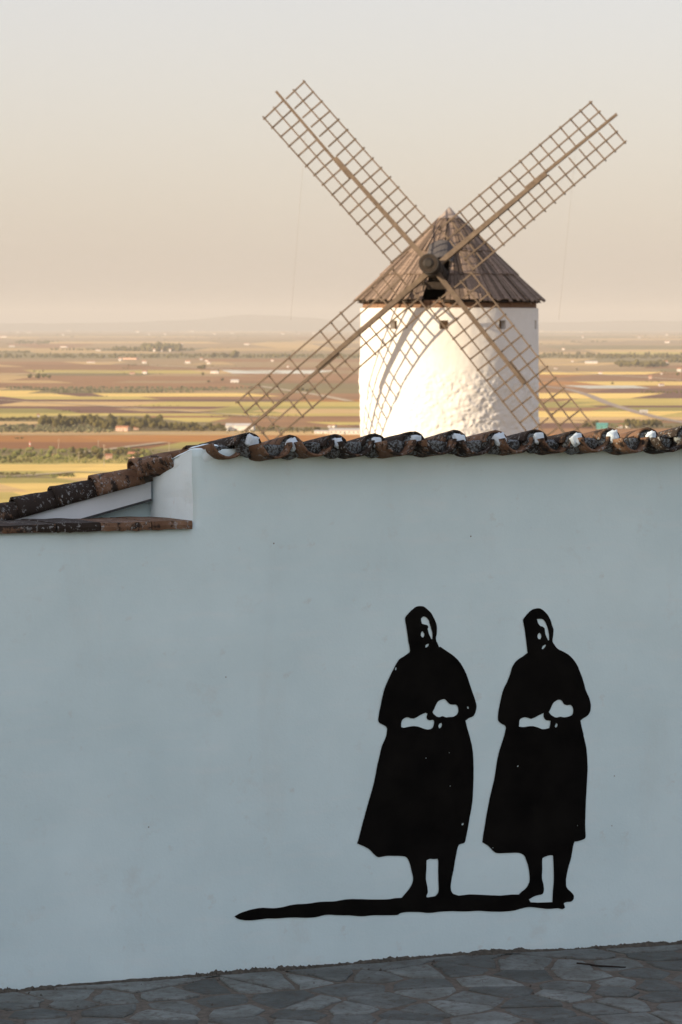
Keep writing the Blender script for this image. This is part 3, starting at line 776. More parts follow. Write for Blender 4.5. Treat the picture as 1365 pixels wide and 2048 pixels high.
# windshaft, dormer
HUBL = 3.9
yh = (DW - HUBL*math.cos(PHI)); hub_z = (HY - 535)*yh/F
ax = Vector((-math.sin(PHI)*math.cos(TAU), -math.cos(PHI)*math.cos(TAU), math.sin(TAU)))
rt = Vector((math.cos(PHI), -math.sin(PHI), 0)); up = (Vector((0, 0, 1)) - ax*ax.z).normalized()
hub = Vector(((866 - CX)/F*yh, yh, hub_z)) - root_w
v, f = join([tube(hub - ax*3.6, hub - ax*0.45, 0.27, 0.30, 16), tube(hub - ax*0.45, hub + ax*0.85, 0.33, 0.31, 16)])
shaft = obj('windshaft', v, f, M['dark_wood'], mill)
for d in (-0.42, 0.30, 0.79):
    v, f = tube(hub + ax*(d - .05), hub + ax*(d + .05), 0.355, 0.35, 18); obj('iron_band', v, f, M['iron'], shaft)
v, f = tube(hub + ax*0.84, hub + ax*0.90, 0.22, 0.12, 14); obj('shaft_end', v, f, M['iron'], shaft)
for s in (-1, 1):
    o_ = rt*0.41*s
    pts = []
    def rp(fwd, z): return axis_h*fwd + rt*0.41*s + Vector((0, 0, z - Z0))
    poly = [rp(1.45, ZA - 1.45*SL), rp(2.02, ZA - 1.95*SL + 0.10), rp(2.12, ZA - 2.12*SL + 0.10), rp(3.1, ZA - 3.1*SL + 0.04), rp(3.1, ZA - 3.1*SL - .12), rp(1.45, ZA - 1.45*SL - .25)]
    vv = [p_ - rt*.025 for p_ in poly] + [p_ + rt*.025 for p_ in poly]; m_ = len(poly)
    obj('dormer_cheek', vv, [tuple(range(m_))[::-1], tuple(range(m_, 2*m_))] + [(i, (i+1) % m_, m_ + (i+1) % m_, m_ + i) for i in range(m_)], M['dark_wood'], mill)
pa = axis_h*1.34 + Vector((0, 0, ZA - 1.34*SL + 0.12 - Z0)); pb = axis_h*2.08 + Vector((0, 0, ZA - 2.08*SL + 0.22 - Z0))
# rounded hood of the dormer
hv_, hf_ = [], []
for j in range(5):
    c = pa.lerp(pb, j/4)
    for i in range(9):
        t_ = -1 + 2*i/8; hv_.append(c + rt*0.47*t_ - Vector((0, 0, 0.16*t_*t_)) + axis_h*(0.10*(1 - t_*t_)*(j/4)))
for j in range(4):
    for i in range(8): hf_.append((j*9 + i, j*9 + i + 1, (j+1)*9 + i + 1, (j+1)*9 + i))
hood = obj('dormer_hood', hv_, hf_, M['hood'], mill)
sm = hood.modifiers.new('thick', 'SOLIDIFY'); sm.thickness = 0.04
v, f = join([beam(axis_h*2.75 - rt*.5 + Vector((0, 0, hub.z - .62)), axis_h*2.75 + rt*.5 + Vector((0, 0, hub.z - .62)), 0.26, 0.26, (0, 0, 1))])
obj('neck_beam', v, f, M['dark_wood'], mill)
UNIT = mesh_data('sail_bar', *box(-.5, .5, -.5, .5, -.5, .5), M['wood'])
def bar(name, p0, p1, w, h, parent, zd):
    d = p1 - p0; x = d.normalized(); y = zd.cross(x).normalized(); z = x.cross(y)
    o = add(name, UNIT, parent)
    o.matrix_local = Matrix(((x.x*d.length, y.x*w, z.x*h, (p0.x+p1.x)/2), (x.y*d.length, y.y*w, z.y*h, (p0.y+p1.y)/2), (x.z*d.length, y.z*w, z.z*h, (p0.z+p1.z)/2), (0, 0, 0, 1)))
    return o
sails = [(132.3, 0.14, set(), 1.034, 'upper sail leaning over the open plain'), (309.1, 0.14, set(), 1.03, 'lower sail crossing the shaded side of the tower'),
         (40.5, -0.18, set(), 1.0, 'upper sail on the shaded side of the roof'), (221.2, -0.18, {(3, 'b'), (4, 'b'), (6, 't'), (8, 'b'), (9, 'b'), (11, 'b'), (13, 't')}, 1.05, 'lower sail with broken cross bars')]
for ang, off, miss, SC, lab in sails:
    RL = 8.33*SC
    e1 = rt*math.cos(R(ang)) + up*math.sin(R(ang)); e2 = -rt*math.sin(R(ang)) + up*math.cos(R(ang))
    c = hub + ax*off
    mid = RL*0.62
    vv, ff = join([beam(c + e1*0.1, c + e1*mid, 0.185, 0.20, ax, 0.14, 0.15), beam(c + e1*(mid - 0.9) + e2*0.085 - ax*.03, c + e1*(RL + 0.05) + e2*0.02, 0.11, 0.12, ax, 0.09, 0.09)])
    st = obj('sail', vv, ff, M['wood'], mill); st['label'] = lab
    rs = [(1.05 + (7.95 - 1.05)*i/15)*SC for i in range(16)]
    lc = c - ax*0.02
    for i, r in enumerate(rs):
        for s_, tag_ in ((1, 't'), (-1, 'b')):
            if (i, tag_) in miss: continue
            j1, j2 = rng.uniform(-.02, .02), rng.uniform(-.02, .02)
            bar('cross_bar', lc + e1*(r + j1) + e2*0.06*s_, lc + e1*(r + j2) + e2*(0.955 + rng.uniform(0.03, .08))*s_, 0.054, 0.045, st, ax)
    for q in (-0.955, -0.478, 0.478, 0.955):
        a_ = lc + ax*0.055 + e1*(rs[0] - .06) + e2*q; b_ = lc + ax*0.055 + e1*(rs[-1] + .07) + e2*(q + rng.uniform(-.015, .015))
        m1 = a_.lerp(b_, .5) + e2*rng.uniform(-.02, .02)
        bar('long_bar', a_, m1, 0.053, 0.04, st, ax); bar('long_bar', m1, b_, 0.053, 0.04, st, ax)
# thin stay ropes that hang from the upper sails
def world_w(px, py, Y): return P(px, py, Y) - root_w
for a_, b_ in (((612, 262), (582, 640)), ((1152, 300), (1118, 640))):
    v, f = tube(world_w(*a_, 105.2), world_w(*b_, 103.5), 0.004, 0.004, 5); obj('stay_rope', v, f, M['rope'], mill)

# ------------------------------------------------------------------ the whitewashed courtyard wall with its tile coping
AL = math.atan(0.3753); ca, sa = math.cos(AL), math.sin(AL)
OX, OY, ZB = (900 - CX)/F*16.36, 16.36, -3.452
wall = thing('courtyard_wall', 'long whitewashed wall with mossy tile coping and two black painted women', 'wall', (OX, OY, ZB), AL)
def uwz(px, py, w=0.0):
    """Wall coordinates (along, into, up from base) of the point at depth w behind the wall face seen at a photo pixel."""
    k = (px - CX)/F                      # X = k Y; X = OX + u ca - w sa ; Y = OY + u sa + w ca
    u = (k*(OY + w*ca) - OX + w*sa)/(ca - k*sa)
    Y = OY + u*sa + w*ca
    return Vector((u, w, (HY - py)/F*Y - ZB))
def relief(u, z):
    return -(0.006*nz(u*0.9, z*0.9, 2) + 0.006*nz(u*3.1, z*3.1, 5) + 0.0012*nz(u*9, z*9, 8))
UC = uwz(385, 900).x; UL_, UR_ = UC - 6.5, 7.0
ZT = uwz(600, 896).z; ZL = uwz(200, 1058).z; WT = 0.774
SLP = math.tan(R(10.5))
us = sorted(set([UL_ + (UC - UL_)*i/90 for i in range(91)] + [UC + (UR_ - UC)*i/150 for i in range(151)]))
zz = sorted(set([-.25] + [ZL*i/44 for i in range(45)] + [ZL + (ZT - ZL)*i/10 for i in range(11)]))
V_, F_, idx = [], [], {}
def corner_u(z): return 0.010*nz(z*6, 3.3) + 0.004*nz(z*22, 1.1)
for i, u in enumerate(us):
    for j, z in enumerate(zz):
        if u < UC - 1e-6 and z > ZL + 1e-6: continue
        du = corner_u(z) if abs(u - UC) < 1e-6 and z > ZL else 0
        wob = 0.006*nz(u*4, 9.1) if (abs(z - ZT) < 1e-6) else 0
        idx[(i, j)] = len(V_); V_.append((u + du, relief(u, z), z + wob))
for i in range(len(us) - 1):
    for j in range(len(zz) - 1):
        q = [(i, j), (i+1, j), (i+1, j+1), (i, j+1)]
        if all(k in idx for k in q): F_.append(tuple(idx[k] for k in q))
jl, jt, ic = zz.index(ZL), len(zz) - 1, us.index(UC)
NB = 12
# return face at the corner, sloping tops, backs
prev = None; ret0 = len(F_)
for b in range(NB + 1):
    w = WT*b/NB; colv = []
    for j in range(jl, jt + 1):
        z = ZL + (ZT - ZL - w*SLP)*(j - jl)/(jt - jl)
        if b == 0: colv.append(idx[(ic, j)])
        else: colv.append(len(V_)); V_.append((UC + corner_u(z)*(1 - b/NB) + 0.012*nz(w*5, z*5, 4) - 0.0, w, z))
    if prev:
        for k in range(len(colv) - 1): F_.append((prev[k], prev[k+1], colv[k+1], colv[k]))
    prev = colv
ret1 = len(F_); back_top_c = prev[-1]; back_low_c = prev[0]
topb = [back_top_c]
for i in range(ic + 1, len(us)):
    topb.append(len(V_)); V_.append((us[i], WT, ZT - WT*SLP))
for k in range(len(topb) - 1): F_.append((idx[(ic + k, jt)], idx[(ic + k + 1, jt)], topb[k+1], topb[k]))
lowb = []
for i in range(0, ic):
    lowb.append(len(V_)); V_.append((us[i], WT, ZL))
lowb.append(back_low_c)
for k in range(len(lowb) - 1): F_.append((idx[(k, jl)], idx[(k + 1, jl)], lowb[k+1], lowb[k]))
n0 = len(V_)
V_ += [(UL_, WT, -.25), (UC, WT, -.25), (UR_, WT, -.25)]
F_ += [(n0, lowb[0], lowb[-1], n0 + 1), (n0 + 1, back_low_c, back_top_c, topb[-1], n0 + 2)]
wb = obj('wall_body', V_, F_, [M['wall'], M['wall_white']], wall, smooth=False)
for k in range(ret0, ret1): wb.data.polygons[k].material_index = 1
for pl in bpy.data.objects['wall_body'].data.polygons: pl.use_smooth = abs(pl.normal.y) > 0.9

# recessed gable behind the low stretch, its white board and dark edge strip
g1 = uwz(300, 960, WT); gl = uwz(0, 1040, WT)
def on(px, py, w): return uwz(px, py, w)
gs = [on(302, 960, WT + .02), on(20, 1036, WT + .02), on(-900, 1290, WT + .02)]
gz = ZL - .3
def slope_z(u):                                  # underside line of the verge tiles
    a_, b_ = on(293, 966, WT - .05), on(36.6, 1037.8, WT - .05)
    return a_.z + (u - a_.x)*(a_.z - b_.z)/(a_.x - b_.x)
def slope_strip(name, u0, u1, off0, off1, w0, w1, mat, taper=0.0, n=30, wob=0.0):
    vv, ff = [], []
    for i in range(n + 1):
        u = u0 + (u1 - u0)*i/n; s = slope_z(u); k = wob*nz(u*9, off0*7)
        o1 = off1 + (off0 - off1)*taper*(1 - i/n)
        vv += [(u, w0, s + off0 + k), (u, w0, s + o1), (u, w1, s + o1), (u, w1, s + off0 + k)]
    for i in range(n):
        for k in range(4): ff.append((4*i + k, 4*i + (k+1) % 4, 4*i + 4 + (k+1) % 4, 4*i + 4 + k))
    ff += [(3, 2, 1, 0), tuple(4*n + k for k in range(4))]
    return obj(name, vv, ff, mat, wall)
uR = on(303, 960, WT - .05).x; uLs = on(-700, 1200, WT).x
bd = 34*KW*0.153
th_ = (1000 - 966)/F*16.6
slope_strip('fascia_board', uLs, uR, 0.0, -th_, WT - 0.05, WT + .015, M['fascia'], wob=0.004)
slope_strip('edge_strip', uLs, uR, -th_ - .001, -th_ - 0.012, WT - 0.056, WT + .01, M['edging'])
slope_strip('gable_panel', uLs, UC + .2, -th_ + 0.02, -1.2, WT + 0.02, WT + .25, M['wall'])
slope_strip('bedding_mortar', uLs, on(385, 930, .6).x, 0.035, 0.001, WT - 0.055, WT + .2, M['bed'], n=90, wob=0.016)

def half_pipe(name, L, r0, r1, th, mat, seed, convex=True, n=12, m=9, arc=178, flat=1.0):
    """Hand-made curved clay tile, axis along +x from the wide end; slight sag and chipped rim."""
    vv, ff = [], []
    r_ = random.Random(seed)
    for j in range(m + 1):
        x = L*j/m; r = r0 + (r1 - r0)*j/m
        for layer in (0, 1):
            for i in range(n + 1):
                a = R(90 - arc/2 + arc*i/n); rr = r - (th if layer else 0) + 0.004*nz(i*.6, j*.7, seed) 
                xx = x
                if j == 0: xx += 0.007*nz(i*.9, seed*1.7, 1) 
                if j == m: xx += 0.010*nz(i*.9, seed*1.7, 3)
                s = 1 if convex else -1
                vv.append((xx, rr*math.cos(a), s*rr*math.sin(a)*flat))
    k = 2*(n + 1)
    for j in range(m):
        for i in range(n):
            a, b_ = j*k + i, j*k + i + 1
            ff += [(a, b_, b_ + k, a + k)]
            a2, b2 = a + n + 1, b_ + n + 1
            ff += [(a2, a2 + k, b2 + k, b2)]
        for i in (0, n):
            a, a2 = j*k + i, j*k + i + n + 1
            ff.append((a, a2, a2 + k, a + k) if i else (a, a + k, a2 + k, a2))
    for j in (0, m):
        for i in range(n):
            a, a2 = j*k + i, j*k + i + n + 1
            ff.append((a, a2, a2 + 1, a + 1) if j == 0 else (a, a + 1, a2 + 1, a2))
    me = mesh_data(name, vv, ff, mat, True); return me
verge = [half_pipe('verge_tile', 0.40, 0.108, 0.088, 0.014, M['tile_dark'], s, arc=176) for s in (1, 2, 3)]
VF_bm = bmesh.new(); bmesh.ops.create_icosphere(VF_bm, subdivisions=3, radius=1.0)
for v in VF_bm.verts: v.co = Vector((v.co.x*.05, v.co.y*.093, v.co.z*.090))*(1 + .1*noise.noise(v.co*3))
VFILL = bpy.data.meshes.new('mortar_fill'); VF_bm.to_mesh(VFILL); VF_bm.free(); VFILL.materials.append(M['bed'])
v_ang = math.atan2(on(293, 966, WT).z - on(36.6, 1037.8, WT).z, on(293, 966, WT).x - on(36.6, 1037.8, WT).x)
tops = [(-292, -215), (-215, -140), (-140, -62), (-62, 15), (15, 92), (92, 171), (171, 252), (252, 366), (366, 488)]
for k, (xa, xb) in enumerate(tops):
    w = 0.79 if xa < 170 else (0.77 if xa < 250 else (0.72 if xa < 300 else 0.60))
    yt = 990 - (xa - 15)*0.279
    if xa == 366: yt = 887
    if xa == 252: yt = 914
    a = on(xa + 8, yt + 4, w); b = on(xb + 22, yt + 4 - (xb + 14 - xa)*(0.245 if xa < 300 else .150), w)
    d = b - a
    o = add('verge_tile', verge[k % 3], wall)
    ang = math.atan2(d.z, d.x); sc_ = math.hypot(d.x, d.z)/0.40
    o.location = (a.x + math.sin(ang)*0.108, w, a.z - math.cos(ang)*0.108)
    if xa == 366: add('mortar_fill', VFILL, o).location = (0.06, 0, 0.0)
    o.scale = (sc_, 1, 1); o.rotation_euler = (rng.uniform(-.08, .08), -ang, rng.uniform(-.03, .03) + (0.0 if xa < 300 else .12))

# ledge of thin broken tiles on the low stretch
u = UL_ + .01
while u < UC - 0.02:
    L = rng.uniform(0.22, 0.34); e = min(u + L, UC - 0.004)
    if e - u < 0.08: break
    n_ = 7; zt0 = ZL + 0.034 + rng.uniform(-.004, .006); zb_ = ZL - 0.010; wf = -0.030 + rng.uniform(-.012, .008)
    vv, ff = [], []
    for i in range(n_ + 1):
        x = u + 0.004 + (e - u - 0.008)*i/n_
        wv = wf + 0.010*nz(x*14, 4.4); zt_ = zt0 + 0.006*nz(x*9, 2.2)
        vv += [(x, wv, zb_ + 0.008*nz(x*22, 8.8)), (x, wv - .003, (zb_ + zt_)/2), (x, wv + 0.006, zt_), (x, 0.45, zt_ - 0.012), (x, WT - 0.004, zt_ - 0.026), (x, WT - 0.004, ZL + .003), (x, 0.02, ZL + .003), (x, 0.01, zb_)]
    for i in range(n_):
        for k in range(8): ff.append((8*i + k, 8*i + (k+1) % 8, 8*i + 8 + (k+1) % 8, 8*i + 8 + k))
    ff += [tuple(range(8))[::-1], tuple(8*n_ + k for k in range(8))]
    obj('ledge_tile', vv, ff, M['ledge'], wall)
    u = e

# coping tiles laid across the wall: troughs with mortar in their mouths, covers over the joints with whitened ends
trough = [half_pipe('trough_tile', 0.46, 0.108, 0.090, 0.015, M['tile'], 20 + s, convex=False, arc=172, flat=.85) for s in range(4)]
cover = [half_pipe('cover_tile', 0.44, 0.080, 0.066, 0.014, M['tile'], 40 + s, convex=True, arc=176, flat=.82) for s in range(4)]
pitch = (uwz(1340, 900).x - uwz(555, 920).x)/10.0
u0 = uwz(549, 900, -.10).x
tilt = R(9.0)
def lump(name, r, mat, seed, e=0.8, amp=0.14, flat=None):
    bm = bmesh.new(); bmesh.ops.create_icosphere(bm, subdivisions=3, radius=1.0)
    for v in bm.verts:
        c_ = [math.copysign(abs(q)**e, q) for q in v.co]; d = v.co.copy()
        k = 1 + amp*noise.noise(d*1.7 + Vector((seed, 0, 0))) + amp*.6*noise.noise(d*4.5 + Vector((0, seed, 2)))
        v.co = Vector((c_[0]*r[0]*k, c_[1]*r[1]*k, c_[2]*r[2]*k))
        if flat is not None:
            v.co.z = min(v.co.z, flat + 0.014*noise.noise(Vector((v.co.y*30, v.co.x*25, seed))))
    me = bpy.data.meshes.new(name); bm.to_mesh(me); bm.free(); me.materials.append(mat)
    me.polygons.foreach_set('use_smooth', [True]*len(me.polygons)); return me
fills = [lump('mortar_fill', (0.050, 0.090, 0.080), M['lichen'], 3.1*k, 0.9, 0.10, -0.006) for k in range(5)]
plugs = [lump('mortar_plug', (0.035, 0.066, 0.060), M['lichen'], 5.7*k, 0.9) for k in range(5)]
dabs = [lump('whitewash_dab', (0.020, 0.040, 0.034), M['mortar_white'], 7.3*k, 0.62, 0.34) for k in range(6)]
zr = uwz(555, 884, -.1).z - 0.009                         # height of the trough rims at the wall face
def tile_matrix(u, w, z, yaw, pit):
    # tile axis (+x) runs into the wall (+w), falling backwards
    return Matrix.Translation((u, w, z)) @ Matrix.Rotation(R(90) + yaw, 4, 'Z') @ Matrix.Rotation(pit, 4, 'Y')
for k in range(-1, 24):
    u = u0 + pitch*k + rng.uniform(-.006, .006)
    if u > UR_ - .1: break
    yaw = R(15) + rng.uniform(-.08, .08); dz = rng.uniform(-.006, .006) - (0.006 if k < 1 else 0)
    if k >= 0 or True:
        wf = -0.135 + rng.uniform(-.02, .015) if k >= 0 else -0.05
        Mt = tile_matrix(u, wf, zr + dz + 0.105*0.16, yaw, tilt)
        t_ = add('trough_tile', rng.choice(trough), wall); t_.matrix_local = Mt
        f_ = add('mortar_fill', rng.choice(fills), t_); f_.location = (rng.uniform(.075, .12), 0, -0.004); f_.rotation_euler = (rng.uniform(-.1, .1), rng.uniform(-.25, .05), rng.uniform(-.2, .2))
        tb = add('trough_tile', rng.choice(trough), wall); tb.matrix_local = tile_matrix(u - .11, wf + 0.41, zr + dz + 0.105*.16 - 0.085, yaw, tilt)
    # cover over the joint on the far side of this trough
    uc = u + pitch*0.5 + rng.uniform(-.012, .012)
    dzc = rng.uniform(-.008, .010) + (0.014 if k >= 8 else 0)
    wc = -0.065 + rng.uniform(-.03, .02)
    Mc = tile_matrix(uc, wc, zr + dzc - 0.014, R(15) + rng.uniform(-.09, .09), tilt*rng.uniform(.85, 1.2))
    c_ = add('cover_tile', rng.choice(cover), wall); c_.matrix_local = Mc
    p_ = add('mortar_plug', rng.choice(plugs), c_); p_.location = (rng.uniform(.022, .036), 0, -0.006); p_.rotation_euler = (rng.uniform(-.2, .2), 0, rng.uniform(-.2, .2))
    d_ = add('whitewash_dab', rng.choice(dabs), c_); d_.location = (rng.uniform(-.012, -.004), rng.uniform(-.016, -.002), 0.014); d_.scale = [rng.uniform(.72, 1.02)]*3; d_.rotation_euler = (rng.uniform(-.5, .3), rng.uniform(-.2, .5), rng.uniform(-.3, .3))
    cb = add('cover_tile', rng.choice(cover), wall); cb.matrix_local = tile_matrix(uc - .10, wc + 0.39, zr + dzc - 0.088, R(15), tilt)

# white mortar heaped over the corner where the two tile runs meet
def blob(name, c, r, mat, seed, parent):
    bm = bmesh.new(); bmesh.ops.create_icosphere(bm, subdivisions=4, radius=1.0)
    for v in bm.verts:
        k = 1 + 0.22*noise.noise(v.co*1.6 + Vector((seed, 0, 0))) + 0.06*noise.noise(v.co*5 + Vector((seed, 2, 0))) + 0.03*noise.noise(v.co*12)
        v.co = Vector((v.co.x*r[0]*k, v.co.y*r[1]*k, v.co.z*r[2]*k)) + Vector(c)
    me = bpy.data.meshes.new(name); bm.to_mesh(me); bm.free(); me.materials.append(mat)
    me.polygons.foreach_set('use_smooth', [True]*len(me.polygons))
    return add(name, me, parent)
def heap(px, py, w, r, seed, roll=0.0, yaw=0.0, pit=0.0):
    o = add('mortar_heap', lump('mortar_heap', r, M['wall_white'], seed, 0.5, 0.07), wall)
    o.location = on(px, py, w); o.rotation_euler = (pit, roll, yaw); return o
heap(425, 922, .215, (0.120, 0.205, 0.060), 1.3, roll=-.13)
hp = heap(350, 931, .42, (0.070, 0.36, 0.047), 2.9, pit=-.19); hp.location.x += 0.035
hp = heap(398, 908, .12, (0.075, 0.12, 0.045), 6.1, roll=-.2); hp.location.x += 0.03
heap(491, 897, .06, (0.038, 0.085, 0.058), 4.2)

# ------------------------------------------------------------------ the painted women (flat black paint on the wall)
Z1 = lambda x, y: (680 + x/4.55, 1180 + y/4.55)
Z2 = lambda x, y: (680 + x/4.55, 1460 + y/4.55)
Z3 = lambda x, y: (940 + x/4.55, 1180 + y/4.55)
Z4 = lambda x, y: (940 + x/4.55, 1460 + y/4.55)
Z5 = lambda x, y: (450 + x/3.4125, 1680 + y/3.4125)
Z6 = lambda x, y: (780 + x/3.4125, 1640 + y/3.4125)
def T(z, pts): return [z(*p) for p in pts]
w1 = (T(Z1, [(628,565),(632,550),(628,515),(618,460),(610,400),(600,330),(590,262),(597,240),(625,208),(655,178),(690,152),(725,145),(760,150),(795,175),(825,205),(848,245),(868,290),(879,335),(878,380),(870,430),(872,460),(885,485),(898,518),(908,514),(940,535),(990,568),(1040,605),(1085,650),(1120,705),(1150,765),(1175,840),(1200,915),(1225,990),(1240,1045),(1236,1090),(1225,1125),(1205,1150),(1170,1165),(1140,1188),(1150,1235),(1165,1290),(1185,1360)])
  + T(Z2, [(1200,150),(1210,230),(1214,320),(1214,400),(1212,480),(1208,600),(1198,700),(1180,800),(1165,900),(1150,970),(1138,1022),(1110,1035),(1085,1045),(1072,1075),(1060,1130),(1045,1210),(1033,1280)])
  + T(Z6, [(428,370),(416,440),(418,480),(435,505),(470,516),(310,520),(328,500),(334,470),(330,380),(330,280),(326,264),(300,266),(270,265),(250,275),(248,330),(246,400),(256,460),(258,495),(247,522),(255,528),(80,530),(100,505),(130,470),(152,430),(157,390)])
  + T(Z2, [(650,1280),(635,1215),(612,1165),(590,1150),(520,1145),(430,1145),(385,1152),(345,1156),(310,1130),(275,1092),(240,1068),(200,1050),(155,1030),(165,1010),(185,940),(205,860),(230,770),(250,700),(275,610),(300,520),(320,430),(335,340),(355,250),(370,180),(385,130),(415,65),(428,0)])
  + T(Z1, [(420,1310),(428,1265),(415,1240),(385,1222),(355,1205),(347,1180),(355,1120),(370,1045),(388,960),(410,885),(440,815),(470,750),(500,690),(535,632),(590,595)]))
h1 = [T(Z1, q) for q in ([(735,265),(745,248),(762,240),(785,250),(803,272),(812,300),(822,335),(832,370),(838,410),(836,445),(828,445),(815,420),(803,390),(795,355),(800,335),(790,318),(765,312),(742,305)],
  [(746,372),(758,388),(764,405),(757,425),(745,430),(733,415),(731,395),(738,380)], [(806,487),(800,505),(785,520),(773,520),(775,503),(790,490)],
  [(555,1245),(557,1200),(570,1175),(605,1157),(640,1165),(670,1168),(700,1155),(740,1132),(780,1115),(795,1125),(787,1150),(790,1170),(810,1184),(845,1180),(856,1195),(850,1230),(835,1258),(800,1268),(760,1260),(720,1245),(670,1237),(620,1243),(580,1252)],
  [(842,1110),(860,1075),(880,1030),(900,1008),(930,995),(955,993),(980,1020),(1000,1038),(1030,1042),(1055,1042),(1073,1065),(1075,1105),(1060,1135),(1030,1152),(990,1155),(965,1158),(935,1147),(905,1155),(880,1150),(855,1130)],
  [(905,1215),(922,1208),(927,1225),(918,1250),(903,1258),(895,1240)], [(500,710),(510,702),(513,718),(505,730),(498,722)], [(1155,1062),(1164,1058),(1170,1072),(1164,1082),(1156,1074)])]
h1 += [T(Z2, q) for q in ([(1112,850),(1124,846),(1126,858),(1116,868),(1108,862)], [(998,506),(1006,505),(1008,513),(1000,515)], [(778,250),(786,250),(786,258),(778,257)], [(989,202),(997,202),(997,209),(990,209)])]
w2 = (T(Z3, [(525,572),(518,520),(510,450),(500,370),(490,310),(483,272),(500,245),(530,210),(560,182),(600,168),(640,168),(680,195),(710,230),(735,280),(745,320),(758,355),(756,410),(750,465),(770,500),(800,535),(850,560),(900,590),(940,630),(975,680),(1000,740),(1030,820),(1055,910),(1085,980),(1100,1040),(1098,1090),(1085,1125),(1060,1150),(1030,1168),(1005,1188),(1015,1240),(1030,1300)])
  + T(Z4, [(1035,60),(1052,130),(1062,200),(1068,300),(1066,400),(1060,520),(1052,650),(1047,780),(1045,850),(1047,920),(1048,970),(1035,990),(990,1007),(950,1015),(940,1040),(930,1100),(915,1180)])
  + T(Z6, [(1215,330),(1202,400),(1203,450),(1215,472),(1240,495),(1254,515),(1252,540),(1235,556),(1200,560),(1185,568),(1108,560),(1112,480),(1118,400),(1116,290),(1112,240),(1085,242),(1060,250),(1040,265),(1040,330),(1038,400),(1048,440),(1050,480),(1040,505),(1010,512),(975,525),(948,542),(880,508),(900,488),(930,462),(950,425),(953,380),(945,320),(930,270),(915,240),(880,224),(800,225),(730,226),(700,205),(670,175)])
  + T(Z4, [(114,1022),(122,960),(135,880),(150,780),(170,670),(190,570),(215,470),(235,360),(250,260),(270,180),(300,90)])
  + T(Z3, [(318,1300),(326,1250),(315,1230),(285,1215),(258,1190),(253,1150),(262,1080),(275,1020),(290,950),(310,890),(335,840),(360,780),(380,710),(405,665),(440,630),(480,605)]))
h2 = [T(Z3, q) for q in ([(610,265),(640,262),(665,268),(685,290),(700,325),(712,370),(720,415),(720,455),(712,460),(700,435),(686,400),(678,350),(665,335),(640,325),(622,305)], [(632,387),(645,405),(650,425),(638,448),(622,445),(614,420),(620,400)],
  [(692,497),(682,520),(665,537),(653,535),(660,515),(675,500)], [(447,1243),(452,1190),(465,1170),(500,1158),(535,1165),(560,1172),(595,1158),(640,1135),(672,1118),(672,1150),(680,1172),(700,1185),(734,1190),(730,1220),(722,1255),(690,1264),(655,1265),(620,1250),(580,1240),(540,1240),(490,1247)],
  [(720,1110),(735,1080),(755,1035),(785,1008),(810,998),(835,1005),(855,1035),(880,1048),(915,1045),(935,1065),(940,1100),(930,1135),(900,1150),(860,1158),(820,1152),(790,1160),(760,1150),(735,1132)], [(785,1210),(797,1220),(793,1240),(780,1252),(771,1238)])]
h2 += [T(Z4, q) for q in ([(430,332),(440,320),(447,327),(436,337)], [(971,864),(978,864),(978,872),(971,872)], [(206,1068),(214,1068),(214,1075),(206,1074)])]
shp = (T(Z5, [(65,522),(100,500),(150,483),(200,470),(260,462),(330,465),(390,458),(470,440),(560,434),(650,422),(740,418),(800,408),(850,402),(930,403),(1020,405),(1110,404),(1160,396)])
  + T(Z6, [(80,530),(255,528),(310,520),(470,516),(540,508),(620,510),(700,514),(760,515),(830,508),(880,508),(948,542),(960,560),(990,562),(1050,562),(1108,560),(1185,568),(1190,580),(1195,598),(1175,608),(1150,602),(1080,606),(1020,600),(970,594),(930,596),(890,606),(850,618),(780,625),(690,625),(600,620),(520,624),(430,622),(340,626),(270,634),(200,628),(110,628),(70,636),(50,648)])
  + T(Z5, [(1090,513),(1010,513),(930,520),(850,514),(780,513),(720,510),(680,512),(620,526),(560,530),(450,528),(370,534),(290,536),(200,546),(140,548),(90,538)]))
